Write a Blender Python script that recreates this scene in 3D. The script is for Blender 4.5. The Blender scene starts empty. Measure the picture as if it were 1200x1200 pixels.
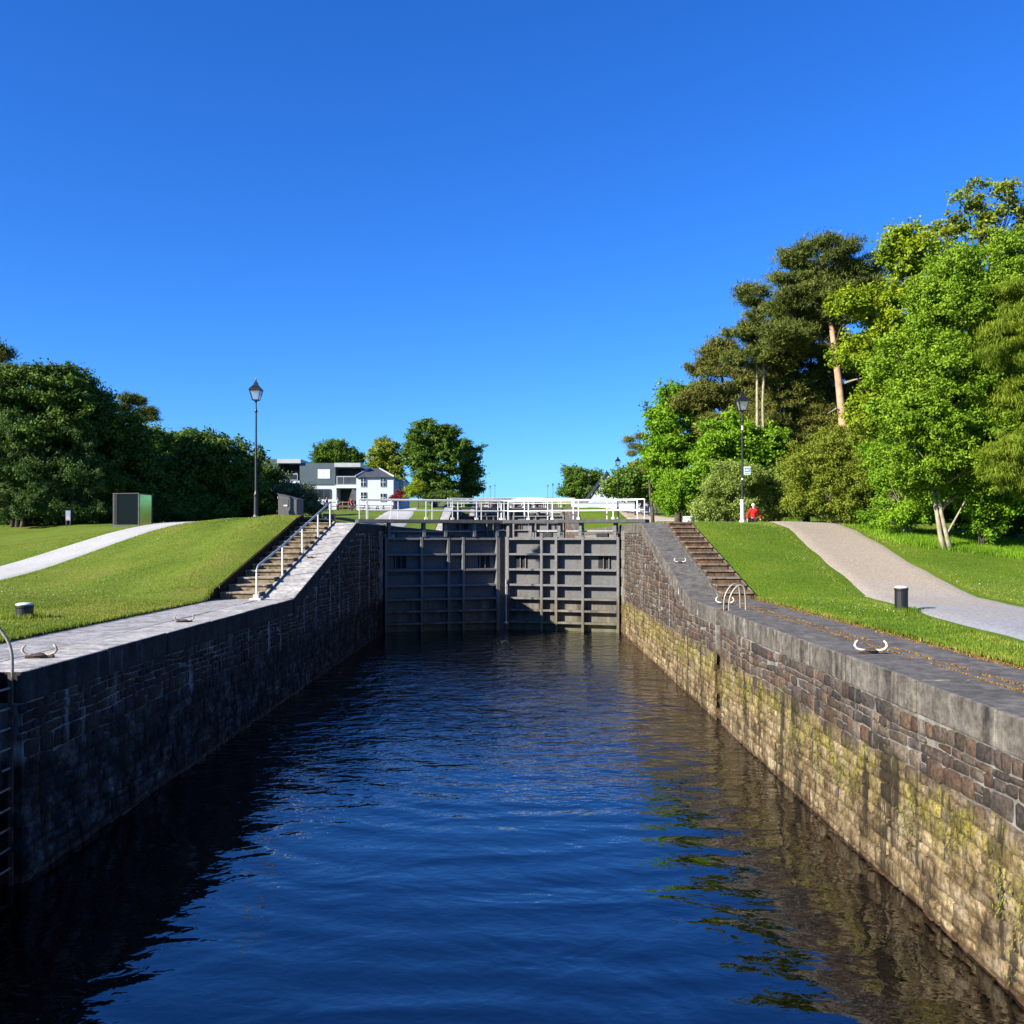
import bpy, bmesh, math, random
import numpy as np
from mathutils import Vector, Matrix, noise as mnoise

random.seed(7)
RNG = np.random.default_rng(11)
SC = bpy.context.scene
COL = SC.collection
R = math.radians

# ------------------------------------------------------------------ layout
EYE = 4.7                       # eye height above the lower water
F = 1100.0                      # focal length in px of a 1200 px picture
CX, CY = 608.0, 630.0
XL, XR = -6.75, 5.10            # faces of the two chamber walls
QL, QR = -9.0, 7.08             # outer edges of the quays
PITCH, RISE = 57.0, 2.44        # one lock of the flight
YG = 46.6                       # first gate heel
LOW = 2.88
SUN_D = Vector((1.0, 0.62, -0.575)).normalized()

def at(x, y, Y):
    """world point at depth Y for a place read off the photo"""
    return Vector(((x - CX) * Y / F, Y, EYE + (CY - y) * Y / F))
def ax(x, Y): return (x - CX) * Y / F

def sstep(a, b, x):
    t = np.clip((x - a) / (b - a), 0, 1)
    return t * t * (3 - 2 * t)

def step_prof(Y):
    Y = np.asarray(Y, float)
    n = np.maximum(np.floor((Y - 28.0) / PITCH), 0)
    n = np.minimum(n, 7)
    t = np.clip((Y - 28.0 - PITCH * n) / 11.0, 0, 1)
    return LOW + RISE * (n + t)

def height(X, Y):
    X = np.asarray(X, float); Y = np.asarray(Y, float)
    left = X < -0.8
    d = np.where(left, QL - X, X - QR); d = np.maximum(d, 0)
    Y0 = np.where(left, 28 + 0.33 * np.minimum(d, 20), 28 - 1.5 * sstep(0, 3, d) + 0.2 * np.minimum(d, 25))
    L = np.where(left, 11 + 0.7 * np.minimum(d, 20), 11 + 3.5 * sstep(0, 3, d) + 0.2 * np.minimum(d, 20))
    t = np.clip((Y - Y0) / L, 0, 1)
    t = 0.5 * t + 0.5 * t * t * (3 - 2 * t)
    far = LOW + RISE * t + 0.0428 * np.maximum(0, np.minimum(Y, 470) - 56)
    w = sstep(0.4, 7, d)
    z = step_prof(Y) * (1 - w) + far * w
    z = z + 0.03 + np.where(left, 0.30 * np.exp(-((X + 13.2) / 3.0) ** 2 - ((Y - 41.5) / 5.0) ** 2), 0)
    z = z + np.where(left, .34*sstep(26.8, 28, Y)*(1-sstep(38.0, 40.5, Y))*(1-sstep(.8, 3, d)), 0)
    z = z - np.where(left, 0, .62*np.exp(-((X-13.0)/4.5)**2-((Y-52.0)/5.5)**2))
    z = z + sstep(1, 6, d) * 0.06 * (np.sin(X * 0.43 + Y * 0.21) + np.sin(Y * 0.37 - X * 0.17))
    return z
def gz(X, Y): return float(height(X, Y))

# ------------------------------------------------------------------ helpers
class MB:
    def __init__(s): s.v = []; s.f = []
    def add(s, vs, fs):
        o = len(s.v); s.v += [tuple(p) for p in vs]; s.f += [tuple(i + o for i in f) for f in fs]; return s
    def box(s, x0, x1, y0, y1, z0, z1):
        return s.add([(x0,y0,z0),(x1,y0,z0),(x1,y1,z0),(x0,y1,z0),(x0,y0,z1),(x1,y0,z1),(x1,y1,z1),(x0,y1,z1)],
                     [(0,3,2,1),(4,5,6,7),(0,1,5,4),(1,2,6,5),(2,3,7,6),(3,0,4,7)])
    def hexa(s, p):   # 8 points, bottom ring then top ring
        return s.add(p, [(0,3,2,1),(4,5,6,7),(0,1,5,4),(1,2,6,5),(2,3,7,6),(3,0,4,7)])
    def tube(s, pts, r, n=8, cap=True):
        pts = [Vector(p) for p in pts]; rs = r if isinstance(r, (list, tuple)) else [r] * len(pts)
        vs = []; fs = []
        prev = None
        for i, p in enumerate(pts):
            d = (pts[min(i+1, len(pts)-1)] - pts[max(i-1, 0)])
            d = d.normalized() if d.length > 1e-9 else Vector((0,0,1))
            if prev is None:
                a = d.orthogonal().normalized()
            else:
                a = prev - d * prev.dot(d)
                a = a.normalized() if a.length > 1e-6 else d.orthogonal().normalized()
            prev = a; b = d.cross(a)
            for k in range(n):
                t = 2 * math.pi * k / n
                vs.append(p + (a * math.cos(t) + b * math.sin(t)) * rs[i])
        for i in range(len(pts) - 1):
            for k in range(n):
                fs.append((i*n+k, i*n+(k+1)%n, (i+1)*n+(k+1)%n, (i+1)*n+k))
        if cap:
            fs.append(tuple(reversed(range(n)))); m = (len(pts)-1)*n; fs.append(tuple(range(m, m+n)))
        return s.add(vs, fs)
    def lathe(s, prof, n=14, c=(0,0,0), rot=0):
        vs = []; fs = []
        for (r, z) in prof:
            for k in range(n):
                t = 2*math.pi*k/n + rot
                vs.append((c[0]+r*math.cos(t), c[1]+r*math.sin(t), c[2]+z))
        for i in range(len(prof)-1):
            for k in range(n):
                fs.append((i*n+k, i*n+(k+1)%n, (i+1)*n+(k+1)%n, (i+1)*n+k))
        fs.append(tuple(reversed(range(n)))); m = (len(prof)-1)*n; fs.append(tuple(range(m, m+n)))
        return s.add(vs, fs)
    def prism(s, outline, y0, y1):   # outline in (x,z), extruded along y
        n = len(outline)
        vs = [(x, y0, z) for x, z in outline] + [(x, y1, z) for x, z in outline]
        fs = [tuple(range(n)), tuple(reversed(range(n, 2*n)))] + [(i, i+n, (i+1)%n+n, (i+1)%n) for i in range(n)]
        return s.add(vs, fs)
    def build(s, name, mat, parent=None, smooth=False, bevel=0, loc=None):
        me = bpy.data.meshes.new(name)
        me.from_pydata(s.v, [], s.f)
        bm = bmesh.new(); bm.from_mesh(me)
        bmesh.ops.recalc_face_normals(bm, faces=bm.faces)
        bm.to_mesh(me); bm.free()
        if smooth:
            me.polygons.foreach_set('use_smooth', [True]*len(me.polygons))
            me.update()
        o = bpy.data.objects.new(name, me); COL.objects.link(o)
        if mat: me.materials.append(mat)
        if parent: o.parent = parent
        if loc: o.location = loc
        if bevel:
            m = o.modifiers.new('Bevel', 'BEVEL'); m.width = bevel; m.segments = 2; m.limit_method = 'ANGLE'
        return o

def np_mesh(name, V, Fc, mat, parent=None, attr=None, color=None, smooth=False):
    """V (n,3), Fc (m,k) all faces with k corners; attr float per vertex; color rgb per vertex"""
    me = bpy.data.meshes.new(name)
    V = np.ascontiguousarray(V, np.float32); Fc = np.ascontiguousarray(Fc, np.int32)
    m, k = Fc.shape
    me.vertices.add(len(V)); me.vertices.foreach_set('co', V.ravel())
    me.loops.add(m*k); me.loops.foreach_set('vertex_index', Fc.ravel())
    me.polygons.add(m)
    me.polygons.foreach_set('loop_start', np.arange(0, m*k, k, dtype=np.int32))
    if smooth: me.polygons.foreach_set('use_smooth', np.ones(m, bool))
    me.update(calc_edges=True)
    if attr is not None:
        a = me.attributes.new('var', 'FLOAT', 'POINT'); a.data.foreach_set('value', np.ascontiguousarray(attr, np.float32))
    if color is not None:
        a = me.attributes.new('tint', 'FLOAT_COLOR', 'POINT')
        c = np.ones((len(V), 4), np.float32); c[:, :3] = color
        a.data.foreach_set('color', c.ravel())
    o = bpy.data.objects.new(name, me); COL.objects.link(o)
    if mat: me.materials.append(mat)
    if parent: o.parent = parent
    return o

def tag(o, label=None, cat=None, group=None, kind=None):
    if label: o['label'] = label
    if cat: o['category'] = cat
    if group: o['group'] = group
    if kind: o['kind'] = kind
    return o
def thing(name, label, cat, loc=(0,0,0), rotz=0, group=None):
    o = bpy.data.objects.new(name, None); COL.objects.link(o)
    o.location = loc; o.rotation_euler = (0, 0, rotz); o.empty_display_size = 0.2
    return tag(o, label, cat, group)
def dup(root, loc, rotz=None, label=None, group=None):
    r = root.copy(); COL.objects.link(r); r.location = loc
    if rotz is not None: r.rotation_euler = (0, 0, rotz)
    if label: r['label'] = label
    if group: r['group'] = group
    for ch in list(root.children):
        c = ch.copy(); COL.objects.link(c); c.parent = r
        for g in list(ch.children):
            d = g.copy(); COL.objects.link(d); d.parent = c
    return r

# ------------------------------------------------------------------ materials
class NT:
    def __init__(s, name):
        s.m = bpy.data.materials.new(name); s.m.use_nodes = True
        s.t = s.m.node_tree; s.t.nodes.clear()
        s.out = s.n('ShaderNodeOutputMaterial')
    def n(s, ty, **kw):
        nd = s.t.nodes.new(ty)
        for k, v in kw.items(): setattr(nd, k, v)
        return nd
    def put(s, sock, v):
        if v is None: return
        if hasattr(v, 'links') or isinstance(v, bpy.types.NodeSocket): s.t.links.new(v, sock)
        else:
            if isinstance(v, (tuple, list)) and len(v) == 3 and sock.type == 'RGBA': v = (*v, 1)
            sock.default_value = v
    def pos(s): return s.n('ShaderNodeNewGeometry').outputs['Position']
    def mapv(s, vec, scale=(1,1,1), rot=(0,0,0)):
        m = s.n('ShaderNodeMapping'); s.put(m.inputs['Vector'], vec); m.inputs['Scale'].default_value = scale
        m.inputs['Rotation'].default_value = rot
        return m.outputs[0]
    def noise(s, vec, scale=1, detail=4, rough=.55, dist=0):
        m = s.n('ShaderNodeTexNoise'); s.put(m.inputs['Vector'], vec)
        m.inputs['Scale'].default_value = scale; m.inputs['Detail'].default_value = detail
        m.inputs['Roughness'].default_value = rough; m.inputs['Distortion'].default_value = dist
        return m.outputs['Fac']
    def ramp(s, fac, stops):
        m = s.n('ShaderNodeValToRGB'); s.put(m.inputs[0], fac)
        e = m.color_ramp.elements
        while len(e) < len(stops): e.new(.5)
        for i, (p, c) in enumerate(stops):
            e[i].position = p; e[i].color = (*c, 1) if len(c) == 3 else c
        return m.outputs[0]
    def rng(s, v, a, b, c=0, d=1):
        m = s.n('ShaderNodeMapRange'); s.put(m.inputs[0], v)
        for i, q in enumerate((a, b, c, d)): s.put(m.inputs[i+1], q)
        return m.outputs[0]
    def math(s, op, a, b=None, c=None):
        m = s.n('ShaderNodeMath', operation=op); s.put(m.inputs[0], a)
        if b is not None: s.put(m.inputs[1], b)
        if c is not None: s.put(m.inputs[2], c)
        return m.outputs[0]
    def mix(s, f, a, b, mode='MIX'):
        m = s.n('ShaderNodeMix', data_type='RGBA', blend_type=mode)
        s.put(m.inputs[0], f); s.put(m.inputs[6], a); s.put(m.inputs[7], b)
        return m.outputs[2]
    def sep(s, v):
        m = s.n('ShaderNodeSeparateXYZ'); s.put(m.inputs[0], v); return m.outputs
    def attr(s, name): return s.n('ShaderNodeAttribute', attribute_name=name)
    def bump(s, h, strength=.3, dist=.02, normal=None):
        m = s.n('ShaderNodeBump'); s.put(m.inputs['Height'], h)
        m.inputs['Strength'].default_value = strength; m.inputs['Distance'].default_value = dist
        if normal: s.put(m.inputs['Normal'], normal)
        return m.outputs[0]
    def bsdf(s, col, rough=.8, metal=0, spec=.3, normal=None, **kw):
        m = s.n('ShaderNodeBsdfPrincipled'); s.put(m.inputs['Base Color'], col)
        s.put(m.inputs['Roughness'], rough); s.put(m.inputs['Metallic'], metal); s.put(m.inputs['Specular IOR Level'], spec)
        if normal: s.put(m.inputs['Normal'], normal)
        for k, v in kw.items(): s.put(m.inputs[k], v)
        s.t.links.new(m.outputs[0], s.out.inputs[0]); return m
    def surf(s, sh): s.t.links.new(sh, s.out.inputs[0])

def simple(name, col, rough=.6, metal=0, var=.25, scale=6, bump=.15, spec=.3):
    k = NT(name); p = k.n('ShaderNodeTexCoord').outputs['Object']
    n1 = k.noise(p, scale, 5, .6)
    lo = tuple(c*(1-var) for c in col); hi = tuple(min(1, c*(1+var)) for c in col)
    c = k.ramp(n1, [(.3, lo), (.7, hi)])
    k.bsdf(c, rough, metal, spec, k.bump(k.noise(p, scale*6, 3), bump, .01))
    return k.m

M = {}
M['white_paint'] = simple('white paint', (.62,.61,.58), .45, 0, .12, 5)
M['galv'] = simple('galvanised steel', (.42,.43,.44), .4, .6, .2, 8)
M['rail_steel'] = simple('worn handrail steel', (.27,.245,.20), .5, .35, .25, 8)
M['black_iron'] = simple('black painted iron', (.009,.009,.010), .42, 0, .3, 10, .1, .5)
M['pole_white'] = simple('worn pale lamp base paint', (.5,.5,.47), .6, 0, .35, 12)
M['lamp_glass'] = simple('lantern pane', (.62,.66,.68), .25, 0, .1, 3, .02, .5)
k = NT('clear lantern pane'); g1 = k.n('ShaderNodeBsdfTransparent'); g1.inputs[0].default_value = (.85,.88,.9,1)
g2 = k.n('ShaderNodeBsdfPrincipled'); g2.inputs['Base Color'].default_value = (.35,.38,.4,1); g2.inputs['Roughness'].default_value = .1
gm = k.n('ShaderNodeMixShader'); gm.inputs[0].default_value = .35; k.t.links.new(g1.outputs[0], gm.inputs[1]); k.t.links.new(g2.outputs[0], gm.inputs[2]); k.surf(gm.outputs[0])
M['lamp_glass'] = k.m
k = NT('dark clear pane'); g1 = k.n('ShaderNodeBsdfTransparent'); g1.inputs[0].default_value = (.55,.58,.58,1)
g2 = k.n('ShaderNodeBsdfPrincipled'); g2.inputs['Base Color'].default_value = (.01,.012,.012,1); g2.inputs['Roughness'].default_value = .05
gm = k.n('ShaderNodeMixShader'); gm.inputs[0].default_value = .3; k.t.links.new(g1.outputs[0], gm.inputs[1]); k.t.links.new(g2.outputs[0], gm.inputs[2]); k.surf(gm.outputs[0])
M['dark_glass'] = k.m
M['rust'] = simple('rusty iron', (.075,.05,.035), .85, 0, .5, 9, .4)
M['deck'] = simple('weathered grey deck', (.065,.065,.066), .75, 0, .35, 4, .3)
M['timber'] = simple('old oak timber', (.16,.115,.075), .85, 0, .4, 5, .4)
M['bin_grey'] = simple('grey painted cabinet', (.068,.066,.066), .6, 0, .15, 3)
M['dark'] = simple('dark recess', (.012,.012,.013), .8)
M['slate'] = simple('roof slate', (.055,.06,.07), .6, 0, .3, 1.5)
M['slate_dark'] = simple('dark slate', (.016,.016,.017), .8, 0, .3, 1.5)  # darker tone than the other roof slate
M['clad'] = simple('grey blue cladding', (.06,.085,.10), .5, 0, .12, .6)
M['clad_dark'] = simple('dark navy slates', (.03,.04,.055), .55, 0, .2, .8)
M['render'] = simple('shade-tinted white render', (.44,.48,.56), .85, 0, .06, .8)  # blue-grey cast puts the facades' shade into the colour
M['fascia'] = simple('pale zinc fascia', (.36,.38,.38), .45, .2, .08, 1)
M['win'] = simple('window pane dark', (.02,.025,.03), .08, 0, .2, 1, 0, .6)
M['smoked'] = simple('smoked panel', (.004,.005,.005), .07, 0, .3, 2, .0, .3)
M['grass_reflection_panel'] = simple('mirror panel with painted grass reflection', (.42,.50,.17), .10, 1, .12, 1.2, .03)  # green of reflected sunlit grass put into the panel colour
M['steel_mirror'] = simple('polished steel sheet', (.62,.63,.64), .03, 1, .04, 1, 0)
M['stone_pale'] = simple('pale concrete drum', (.5,.48,.43), .9, 0, .2, 5)
M['soil'] = simple('dark soil', (.035,.027,.018), 1, 0, .4, 6, .5, 0)
M['skin'] = simple('skin', (.5,.32,.25), .6)
M['red'] = simple('red jacket cloth', (.60,.012,.02), .85, 0, .15, 8)
M['navy'] = simple('dark trousers cloth', (.018,.02,.03), .9)
M['jeans'] = simple('blue jeans', (.05,.08,.16), .9)
M['pink'] = simple('pink top', (.6,.25,.33), .9)
M['grey_cloth'] = simple('grey cloth', (.14,.14,.15), .9)
M['white_cloth'] = simple('white cloth', (.7,.7,.7), .9)
M['hair'] = simple('grey brown hair', (.16,.12,.09), .8)
M['hair_white'] = simple('white hair', (.55,.53,.5), .8)
M['blue_sign'] = simple('blue sign enamel', (.06,.25,.55), .4)
M['bark_dark'] = simple('dark bark', (.07,.055,.042), .95, 0, .4, 3, .6)
M['bark_pale'] = simple('pale grey bark', (.27,.235,.16), .9, 0, .35, 3, .5)
M['bark_pine'] = simple('flaky pink pine bark', (.42,.235,.15), .9, 0, .35, 2.5, .6)

def leaf_mat(name, cols, trans=.35, rough=.65):
    k = NT(name); a = k.attr('var').outputs['Fac']
    c = k.ramp(a, [(i/(len(cols)-1), q) for i, q in enumerate(cols)])
    p = k.n('ShaderNodeBsdfPrincipled'); k.put(p.inputs['Base Color'], c); p.inputs['Roughness'].default_value = rough
    p.inputs['Specular IOR Level'].default_value = .18
    tr = k.n('ShaderNodeBsdfTranslucent'); k.put(tr.inputs[0], k.mix(1, c, (1.0,1.0,.45), 'MULTIPLY'))
    mx = k.n('ShaderNodeMixShader'); mx.inputs[0].default_value = trans
    k.t.links.new(p.outputs[0], mx.inputs[1]); k.t.links.new(tr.outputs[0], mx.inputs[2]); k.surf(mx.outputs[0])
    return k.m
LM = {
 'bright':  leaf_mat('bright green leaves', [(0.08104,0.1678,0.00768),(0.1474,0.2885,0.01152),(0.2505,0.4026,0.02112)]),
 'fresh':   leaf_mat('fresh green leaves', [(0.0923,0.1721,0.008848),(0.1691,0.2867,0.01474),(0.2769,0.4014,0.02948)]),
 'yellow':  leaf_mat('yellow green leaves', [(0.1142,0.1782,0.008),(0.215,0.297,0.012),(0.3629,0.4092,0.022)]),
 'olive':   leaf_mat('olive leaves', [(0.1078,0.1482,0.014),(0.2012,0.2496,0.024),(0.3162,0.3588,0.045)]),
 'sage':    leaf_mat('sage green leaves', [(0.1271,0.18,0.033),(0.2317,0.3075,0.0605),(0.3588,0.435,0.1045)]),
 'pine':    leaf_mat('dark pine needles', [(0.045,0.063,0.012),(0.093,0.117,0.0192),(0.1575,0.1725,0.0312)], .15),
 'pine_b':  leaf_mat('brownish pine needles', [(0.063,0.0728,0.0132),(0.119,0.1288,0.0216),(0.189,0.182,0.036)], .15),
 'larch':   leaf_mat('larch needles', [(0.096,0.144,0.01),(0.168,0.234,0.015),(0.264,0.33,0.03)]),
 'dark':    leaf_mat('deep green leaves', [(0.03524,0.06832,0.01),(0.06656,0.1196,0.016),(0.1174,0.1879,0.024)], .25),
 'silver':  leaf_mat('silvery green leaves', [(0.048,0.072,0.035),(0.09,0.126,0.06),(0.156,0.192,0.1)], .25),
 'teal':    leaf_mat('blue green leaves', [(0.0312,0.0702,0.01584),(0.0624,0.1193,0.02574),(0.117,0.1843,0.04455)], .25),
 'mid':     leaf_mat('mid green leaves', [(0.04347,0.09295,0.01),(0.08539,0.1573,0.015),(0.1552,0.236,0.03)], .3),
 'maroon':  leaf_mat('maroon leaves', [(.09,.008,.012),(.16,.015,.02),(.22,.03,.03)], .25),
 'blade':   leaf_mat('lawn blades', [(0.075,0.12,0.0088),(0.1688,0.228,0.0198),(0.3125,0.288,0.066)], .35, .6),
 'blade_r': leaf_mat('lush lawn blades', [(0.0576,0.12,0.0066),(0.1382,0.228,0.0132),(0.2752,0.282,0.044)], .35, .6),
 'daisy':   leaf_mat('daisy petals', [(.6,.6,.5),(.75,.75,.68),(.8,.8,.75)], .2),
 'moss':    leaf_mat('dry orange moss', [(0.1215,0.0625,0.018),(0.2295,0.125,0.035),(0.378,0.2375,0.08)], .2, .8),
 'weed':    leaf_mat('water weed', [(.10,.12,.01),(.2,.22,.02),(.3,.3,.04)], .2, .6),
}

def m_grass():
    k = NT('mown grass'); p = k.pos(); x = k.sep(p)[0]
    big = k.noise(p, .35, 4, .6); fine = k.noise(p, 9, 5, .7); mid = k.noise(p, 2.2, 4, .6)
    cl = k.ramp(big, [(.3, (.09,.145,.013)), (.52, (.125,.18,.018)), (.72, (.165,.175,.035))])
    cr = k.ramp(big, [(.3, (.075,.145,.009)), (.55, (.115,.185,.012)), (.75, (.155,.185,.02))])
    c = k.mix(k.rng(x, -2, 2), cl, cr)
    c = k.mix(k.rng(fine, .35, .7, 0, .6), c, k.mix(1, c, (.42,.45,.4), 'MULTIPLY'))
    c = k.mix(k.rng(mid, .55, .72, 0, .55), c, k.mix(k.rng(x, -2, 2), (.17,.125,.04), (.12,.14,.03)))
    k.bsdf(c, .9, 0, .1, k.bump(fine, .8, .05)); return k.m
M['grass'] = m_grass()

def m_gravel(name, a, b, c3):
    k = NT(name); p = k.pos()
    f = k.noise(p, 14, 6, .75); g = k.noise(p, .5, 4)
    c = k.ramp(f, [(.32, a), (.5, b), (.7, c3)])
    c = k.mix(k.rng(g, .4, .7, 0, .45), c, k.mix(1, c, (.80,.72,.6), 'MULTIPLY'))
    k.bsdf(c, .95, 0, .1, k.bump(f, .5, .02)); return k.m
M['gravel_l'] = m_gravel('pale gravel', (.24,.24,.235), (.37,.37,.365), (.50,.50,.495))
def m_gravel_r():
    k = NT('pinkish gravel'); p = k.pos(); y = k.sep(p)[1]
    f = k.noise(p, 13, 6, .75); g = k.noise(p, .6, 4)
    ca = k.ramp(f, [(.32, (.23,.185,.135)), (.5, (.35,.29,.215)), (.7, (.48,.41,.32))])
    cb = k.ramp(f, [(.32, (.17,.17,.17)), (.5, (.28,.282,.285)), (.7, (.42,.42,.42))])
    c = k.mix(k.rng(k.math('ADD', y, k.math('MULTIPLY', g, 14)), 26, 38), cb, ca)
    k.bsdf(c, .95, 0, .1, k.bump(f, .5, .02)); return k.m
M['gravel_r'] = m_gravel_r()

def m_stone(name, is_mortar, painted_shade=False):
    k = NT(name); p = k.pos(); s = k.sep(p); z = s[2]
    st = k.mapv(p, (1, 1, .16)); st2 = k.mapv(p, (1, 1, .05))
    n_f = k.noise(p, 15, 8, .75); n_m = k.noise(p, 2.5, 5, .65); n_b = k.noise(p, .6, 4, .6); n_s = k.noise(st, 1.9, 6, .7); n_s2 = k.noise(st2, 3.2, 5, .6)
    if is_mortar: base = k.ramp(n_m, [(.3, (.06,.056,.05)), (.5, (.15,.14,.12)), (.72, (.27,.25,.215))] if not painted_shade else [(.36, (.03,.03,.028)), (.5, (.15,.147,.138)), (.68, (.32,.31,.29))])
    else:
        base = k.mix(1, k.attr('tint').outputs['Color'], (1.12,1.0,.86), 'MULTIPLY')
        base = k.mix(k.rng(n_f, .34, .66), k.mix(1, base, (.3,.3,.3), 'MULTIPLY'), k.mix(1, base, (1.75,1.65,1.55), 'MULTIPLY'))
        base = k.mix(k.rng(n_m, .58, .72, 0, .45), base, (.22,.205,.18))
    # pale mineral streaks running down under the coping
    base = k.mix(k.math('MULTIPLY', k.rng(n_s2, .60, .70, 0, .35), k.rng(z, 1.0, 2.2)), base, (.42,.40,.36))
    base = k.mix(k.math('MULTIPLY', k.rng(n_s2, .43, .34, 0, .5), k.rng(z, 1.2, 2.2)), base, (.035,.033,.032))
    if painted_shade: base = k.mix(k.math('MULTIPLY', k.rng(n_s2, .54, .64, 0, .8), k.rng(k.noise(p, .35, 2), .42, .58)), base, (.40,.39,.37))
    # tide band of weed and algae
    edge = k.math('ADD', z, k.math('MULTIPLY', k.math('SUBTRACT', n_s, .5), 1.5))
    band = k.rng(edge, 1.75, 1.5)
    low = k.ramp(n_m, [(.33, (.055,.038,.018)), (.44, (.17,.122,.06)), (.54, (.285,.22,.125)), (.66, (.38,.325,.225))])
    if painted_shade: low = k.ramp(n_m, [(.34, (.008,.008,.008)), (.47, (.03,.03,.028)), (.56, (.12,.118,.11)), (.68, (.26,.255,.24))])  # no algae here, and darkened to stand for the wall's shade
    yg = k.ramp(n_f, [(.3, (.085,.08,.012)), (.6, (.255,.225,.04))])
    if painted_shade: yg = k.ramp(n_f, [(.3, (.025,.026,.02)), (.6, (.06,.06,.05))])
    up = k.math('MULTIPLY', k.rng(edge, .75, 1.4), k.rng(k.noise(p, 2.1, 6, .75), .42, .58))
    low = k.mix(up, low, yg)
    low = k.mix(k.rng(n_f, .56, .38, 0, .85), low, k.mix(1, low, (.28,.25,.19), 'MULTIPLY'))
    low = k.mix(k.rng(n_f, .6, .72, 0, .6), low, (.50,.45,.35)) if not painted_shade else low
    low = k.mix(k.rng(n_s, .45, .40, 0, .92), low, (.03,.023,.011))
    if is_mortar: low = k.mix(1, low, (.55,.50,.42), 'MULTIPLY')  # crevice shade between the stones put into the mortar colour
    else:
        tb = k.n('ShaderNodeRGBToBW'); k.put(tb.inputs[0], k.attr('tint').outputs['Color'])
        low = k.mix(1, low, k.ramp(tb.outputs[0], [(.02, (.5,.48,.45)), (.06, (.95,.92,.9)), (.13, (1.35,1.35,1.35))]), 'MULTIPLY')
    base = k.mix(band, base, low)
    wet = k.rng(k.math('ADD', z, k.math('MULTIPLY', n_m, .3)), .27, .14)
    base = k.mix(wet, base, k.mix(n_f, (.02,.012,.006), (.09,.05,.02)))
    k.bsdf(base, k.rng(wet, 0, 1, .9, .45), 0, .25, k.bump(k.math('ADD', n_f, k.math('MULTIPLY', n_m, .6)), .9, .035)); return k.m
M['stone'] = m_stone('rubble stone', False)
M['mortar'] = m_stone('lime mortar', True)
M['stone_l'] = m_stone('rubble stone with painted shade', False, True)  # left wall copy: grey without algae, its shade put into the colour
M['mortar_l'] = m_stone('lime mortar with painted shade', True, True)

def m_coping(name, top, side, streak):
    k = NT(name); p = k.pos(); nz = k.sep(k.n('ShaderNodeNewGeometry').outputs['True Normal'])[2]
    f = k.noise(p, 16, 6, .7); m = k.noise(p, 1.4, 6, .65); st = k.noise(k.mapv(p, (1,1,.06)), 3.6, 5, .65)
    t = k.ramp(m, [(.3, tuple(c*.7 for c in top)), (.5, top), (.72, tuple(min(.8,c*1.25) for c in top))])
    t = k.mix(k.rng(f, .3, .7, 0, .4), t, k.mix(1, t, (.7,.7,.7), 'MULTIPLY'))
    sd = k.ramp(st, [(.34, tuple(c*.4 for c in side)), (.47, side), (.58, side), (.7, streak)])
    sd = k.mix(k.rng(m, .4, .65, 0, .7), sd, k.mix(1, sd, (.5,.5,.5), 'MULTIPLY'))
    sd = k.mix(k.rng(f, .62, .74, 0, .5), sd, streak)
    g = k.noise(p, 5, 8, .8)
    t = k.mix(k.rng(g, .42, .62), k.mix(1, t, (.62,.62,.62), 'MULTIPLY'), k.mix(1, t, (1.3,1.28,1.24), 'MULTIPLY'))
    sd = k.mix(k.rng(g, .40, .62), k.mix(1, sd, (.5,.5,.5), 'MULTIPLY'), k.mix(1, sd, (1.4,1.36,1.3), 'MULTIPLY'))
    drop = k.noise(k.mapv(p, (1,1,.35)), 2.6, 3, .6)
    sd = k.mix(k.rng(drop, .70, .73, 0, .8), sd, (min(.6, streak[0]*2.2),)*3)
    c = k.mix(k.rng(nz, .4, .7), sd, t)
    k.bsdf(c, .9, 0, .2, k.bump(k.math('ADD', f, m), .45, .015)); return k.m
M['coping_l'] = m_coping('pale coping concrete', (.40,.385,.36), (.032,.031,.03), (.075,.072,.07))  # side colour darkened to imitate shade on the chamber face
M['coping_r'] = m_coping('dark coping concrete', (.125,.117,.105), (.12,.108,.092), (.27,.25,.215))
M['quay_l'] = m_coping('pale quay paving', (.33,.32,.315), (.2,.2,.2), (.3,.3,.3))
M['quay_r'] = m_coping('dark quay paving', (.13,.121,.11), (.1,.1,.1), (.2,.2,.2))
M['step_l'] = m_coping('worn sandstone steps', (.36,.31,.23), (.21,.165,.105), (.40,.35,.27))
M['step_r'] = m_coping('brown stone steps', (.24,.185,.13), (.125,.072,.04), (.22,.14,.075))

M['tread_r'] = m_coping('worn grey brown treads', (.15,.125,.10), (.2,.16,.12), (.3,.25,.2))
def m_gate(dk=1.0):
    k = NT('grey gate paint'); p = k.pos(); z = k.sep(p)[2]
    o = k.n('ShaderNodeTexCoord').outputs['Object']; zl = k.sep(o)[2]
    f = k.noise(p, 7, 6, .7); st = k.noise(k.mapv(p, (1,1,.12)), 3, 5, .6)
    c = k.ramp(f, [(.3, (.10,.10,.102)), (.7, (.16,.158,.156))])
    c = k.mix(k.rng(st, .5, .75, 0, .5), c, (.07,.065,.06))
    c = k.mix(1, c, (dk, dk, dk), 'MULTIPLY')
    lowm = k.rng(k.math('ADD', zl, k.math('MULTIPLY', st, .9)), 2.35, 1.7)
    c = k.mix(lowm, c, k.ramp(st, [(.3, (.04*dk,.035*dk,.028*dk)), (.5, (.115*dk,.10*dk,.08*dk)), (.7, (.21*dk,.195*dk,.145*dk))]))
    c = k.mix(k.math('MULTIPLY', k.rng(zl, .7, .3), k.rng(f, .4, .6)), c, (.10,.10,.04))
    k.bsdf(c, .65, 0, .3, k.bump(f, .25, .01)); return k.m
M['gate'] = m_gate(); M['gate_plate'] = m_gate(.78)

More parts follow.
